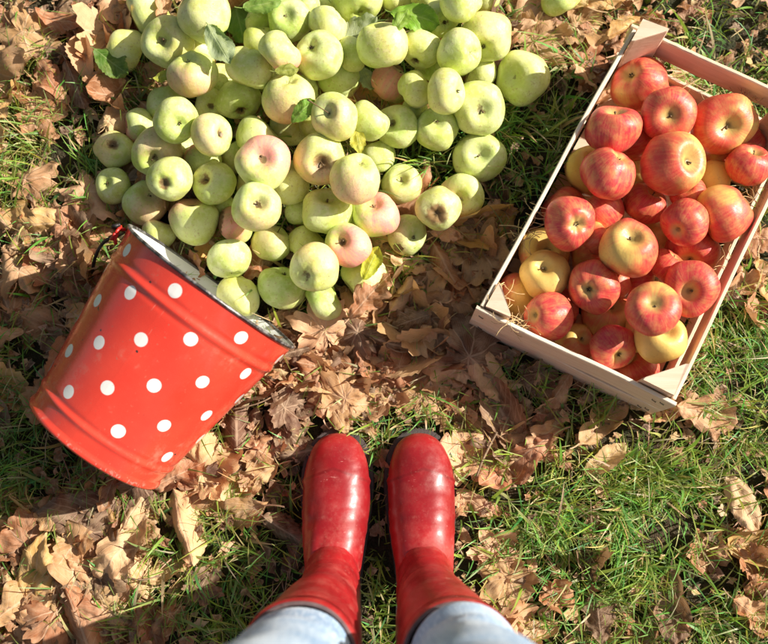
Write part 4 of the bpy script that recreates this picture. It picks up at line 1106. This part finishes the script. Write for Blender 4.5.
# ------------------------------------------------------------------ grass
def grass():
    rng = np.random.default_rng(3); rnd = random.Random(3)
    X = []
    N0 = 760000
    xs = rng.uniform(-1.5, 1.6, N0); ys = rng.uniform(-1.2, 1.7, N0)
    for x, y in zip(xs, ys):
        inn = -.62 < x < .68 and -.27 < y < .86
        if not inn and rnd.random() > .28: continue
        d = dens((x, y, 0)); cl = .42+1.1*noise.noise(Vector((x*16, y*16, 0)))+.5*noise.noise(Vector((x*5, y*5, 4)))
        pr = (1-d*.93)**1.1*max(.10, cl)*1.15
        if rnd.random() > pr: continue
        if blocked(x, y, .003) or under_apple(x, y, .018): continue
        X.append((x, y, d))
    X = np.array(X); n = len(X); print('grass blades', n)
    cx = X[:, 0]; cy = X[:, 1]
    fl = np.array([noise.noise(Vector((a*7, b*7, 2))) for a, b in zip(cx, cy)])
    ang = fl*7+rng.normal(0, 1.3, n)
    L = rng.gamma(6, .0074, n)*(1-.35*X[:, 2]); L = np.clip(L, .014, .095)
    W = (rng.uniform(.0005, .0012, n)+.0012*(rng.random(n) < .10))*(.75+L*6)
    lean = rng.uniform(.35, 1.35, n)
    seg = 5; V = np.zeros((n, (seg+1)*2, 3)); C = np.zeros((n, (seg+1)*2, 4)); C[..., 3] = 1
    dirx, diry = np.cos(ang), np.sin(ang)
    px, py, pz = cx.copy(), cy.copy(), np.zeros(n)
    wa = ang+np.pi/2+rng.normal(0, .35, n); curv = rng.uniform(.1, .9, n); tw = rng.normal(0, .35, n)
    kind = rng.random(n); dd = X[:, 2]
    dry = kind < (.16+.12*dd)
    g0 = np.stack([rng.uniform(.14, .40, n), rng.uniform(.30, .52, n), rng.uniform(.05, .13, n)], 1)
    g0[:, 0] += np.clip(fl, -.2, .5)*.14
    dr = np.stack([rng.uniform(.50, .78, n), rng.uniform(.40, .60, n), rng.uniform(.18, .32, n)], 1)
    g0[dry] = dr[dry]
    for s in range(seg+1):
        t = s/seg; th_ = lean*(.45+.75*t)+curv*t*t*.7
        if s:
            px = px+np.sin(th_)*np.cos(ang+tw*t)*L/seg; py = py+np.sin(th_)*np.sin(ang+tw*t)*L/seg; pz = pz+np.cos(th_)*L/seg
        pz = np.maximum(pz, .002)
        w = W*(1-t**2.2)*(1 if s < seg else .1)+.00012
        ox, oy = np.cos(wa)*w, np.sin(wa)*w; oz = rng.normal(0, .3, n)*w
        V[:, 2*s] = np.stack([px-ox, py-oy, pz-oz], 1); V[:, 2*s+1] = np.stack([px+ox, py+oy, pz+oz], 1)
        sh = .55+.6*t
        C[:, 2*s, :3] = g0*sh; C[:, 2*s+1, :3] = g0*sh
    nv = (seg+1)*2; base = (np.arange(n)*nv)[:, None, None]
    q = np.array([[2*s, 2*s+1, 2*s+3, 2*s+2] for s in range(seg)])[None]
    Fq = (base+q).reshape(-1, 4)
    me = bpy.data.meshes.new('grass'); me.vertices.add(n*nv); me.vertices.foreach_set('co', V.reshape(-1).astype(np.float32))
    me.loops.add(len(Fq)*4); me.loops.foreach_set('vertex_index', Fq.reshape(-1).astype(np.int32))
    me.polygons.add(len(Fq)); me.polygons.foreach_set('loop_start', (np.arange(len(Fq))*4).astype(np.int32))
    me.update(calc_edges=True); me.validate()
    a = me.color_attributes.new('tint', 'FLOAT_COLOR', 'POINT'); a.data.foreach_set('color', C.reshape(-1).astype(np.float32))
    me.shade_smooth()
    N = NT('grass_blade'); c = N.attr('tint', 'GEOMETRY').outputs['Color']
    thin(N, c, .42, None, .38, N.mix(.5, c, (.45, .62, .05))); me.materials.append(N.m)
    return me
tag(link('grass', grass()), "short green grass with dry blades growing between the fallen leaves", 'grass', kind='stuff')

# ---- twigs and dry stalks
TW = [
 ([(476,478),(482,462),(490,445),(497,432)], .0016, .03, "dry stalk leaning beside the right boot's toe"),
 ([(372,452),(380,446),(392,436),(400,428)], .0011, .012, "short twig between the toes of the boots"),
 ([(640,80),(660,86),(700,104)], .0009, .02, None),
 ([(62,455),(70,480),(66,505),(58,530)], .0010, .02, "thin straight stalk in the bucket's shadow at lower left"),
 ([(118,574),(140,580),(160,576)], .0010, .035, "thin dark twig across the rounded tan leaf"),
 ([(640,352),(650,372),(662,400)], .001, .02, None),
 ([(715,355),(730,360),(736,378),(738,392)], .0010, .02, "bent brown stem in the grass right of the crate"),
 ([(560,400),(572,412),(590,420),(610,424)], .0012, .015, "thin twig in the shaded grass under the crate's front"),
 ([(385,345),(400,352),(420,350),(436,362)], .0012, .03, "dry twig on the leaves below the green heap"),
 ([(230,410),(262,402),(290,384)], .0011, .03, "long thin stem on the leaves right of the bucket"),
]
for pts, r, z, lab in TW:
    if not lab: continue
    V, Fc = [], []; P = [at(x, y, z+.006*math.sin(i*2.)) for i, (x, y) in enumerate(pts)]
    tube([Vector(p)+Vector((0, 0, .002*noise.noise(Vector(p)*60))) for p in spline([tuple(p) for p in P], 5)], r, V, Fc, 6)
    tag(link('twig', mesh('twig', V, Fc, [M_TWIG])), lab, 'twig')

# ------------------------------------------------------------------ ground
def ground():
    N = NT('soil'); co = N.coord('Object')
    n = N.noise(co, 9., 6, .65); n2 = N.noise(co, 60., 5, .7); n3 = N.noise(co, 260., 3, .6)
    c = N.mix(N.ramp(n, .4, .62), (.035, .040, .014), (.075, .050, .026))
    c = N.mix(N.ramp(n2, .5, .7), c, (.16, .095, .055)); c = N.mix(N.ramp(n3, .5, .7, 0., .5), c, (.04, .06, .015))
    x, y, z = N.xyz(co)
    far = N.ramp(N.math('SQRT', N.math('ADD', N.math('MULTIPLY', x, x), N.math('MULTIPLY', y, y))), .9, 1.5)
    gr = N.mix(N.ramp(N.noise(co, 90., 4, .7), .4, .65), (.03, .055, .012), (.10, .17, .035))
    vor = N.n('ShaderNodeTexVoronoi'); N.l(co, vor.inputs['Vector']); vor.inputs['Scale'].default_value = 16.
    lf = N.math('MULTIPLY', N.ramp(N.math('ADD', vor.outputs['Distance'], N.math('MULTIPLY', n2, .3)), .42, .47, 1., 0.), N.ramp(N.noise(co, 3., 3), .42, .55))
    gr = N.mix(lf, gr, (.30, .16, .08)); c = N.mix(far, c, gr)
    N.bsdf(c, .95, N.bump(N.math('ADD', n2, n3), .8, .01)); return N.m
V, Fc = [], []
nx = 90
xs = [math.copysign(abs(t)**2.6*60, t) for t in np.linspace(-1, 1, nx)]
for y in xs:
    for x in xs:
        r = math.hypot(x, y); V.append((x, y+.2, -.004+.010*noise.noise(Vector((x*3, y*3, 0)))*min(1, max(0, (r-1.0)))))
for i in range(nx-1):
    for j in range(nx-1): Fc.append((i*nx+j, i*nx+j+1, (i+1)*nx+j+1, (i+1)*nx+j))
tag(link('ground', mesh('ground', V, Fc, [ground()])), kind='structure')

# ------------------------------------------------------------------ light, sky, camera
AZ, EL = R(13.5), R(35)
w = bpy.data.worlds.new('World'); scene.world = w; w.use_nodes = True
t = w.node_tree; t.nodes.clear(); bg = t.nodes.new('ShaderNodeBackground'); ou = t.nodes.new('ShaderNodeOutputWorld')
sky = t.nodes.new('ShaderNodeTexSky'); sky.sky_type = 'NISHITA'; sky.sun_disc = False
sky.sun_elevation = EL; sky.sun_rotation = math.pi/2-AZ; sky.dust_density = 2.5; sky.air_density = 1.0
bg.inputs[1].default_value = .12
tint = t.nodes.new('ShaderNodeMix'); tint.data_type = 'RGBA'; tint.blend_type = 'MULTIPLY'; tint.inputs[0].default_value = 1
t.links.new(sky.outputs[0], tint.inputs[6]); tint.inputs[7].default_value = (1., .88, .72, 1); t.links.new(tint.outputs[2], bg.inputs[0])
t.links.new(bg.outputs[0], ou.inputs[0])
sl = bpy.data.lights.new('sun', 'SUN'); sl.energy = 7.6; sl.angle = R(.55); sl.color = (1., .95, .87)
so = link('sun', sl); sd = Vector((math.cos(EL)*math.cos(AZ), math.cos(EL)*math.sin(AZ), math.sin(EL)))
so.rotation_euler = sd.to_track_quat('Z', 'Y').to_euler()
cd = bpy.data.cameras.new('camera'); cam = link('camera', cd); cam.location = CAM; cam.rotation_euler = (TILT, 0, 0)
cd.sensor_width = 36; cd.lens = 36*F/768; cd.clip_end = 500; cd.clip_start = .05
cd.dof.use_dof = True; cd.dof.focus_distance = 1.40; cd.dof.aperture_fstop = 4.0
scene.camera = cam
scene.view_settings.view_transform = 'Standard'; scene.view_settings.look = 'None'; scene.view_settings.exposure = 0
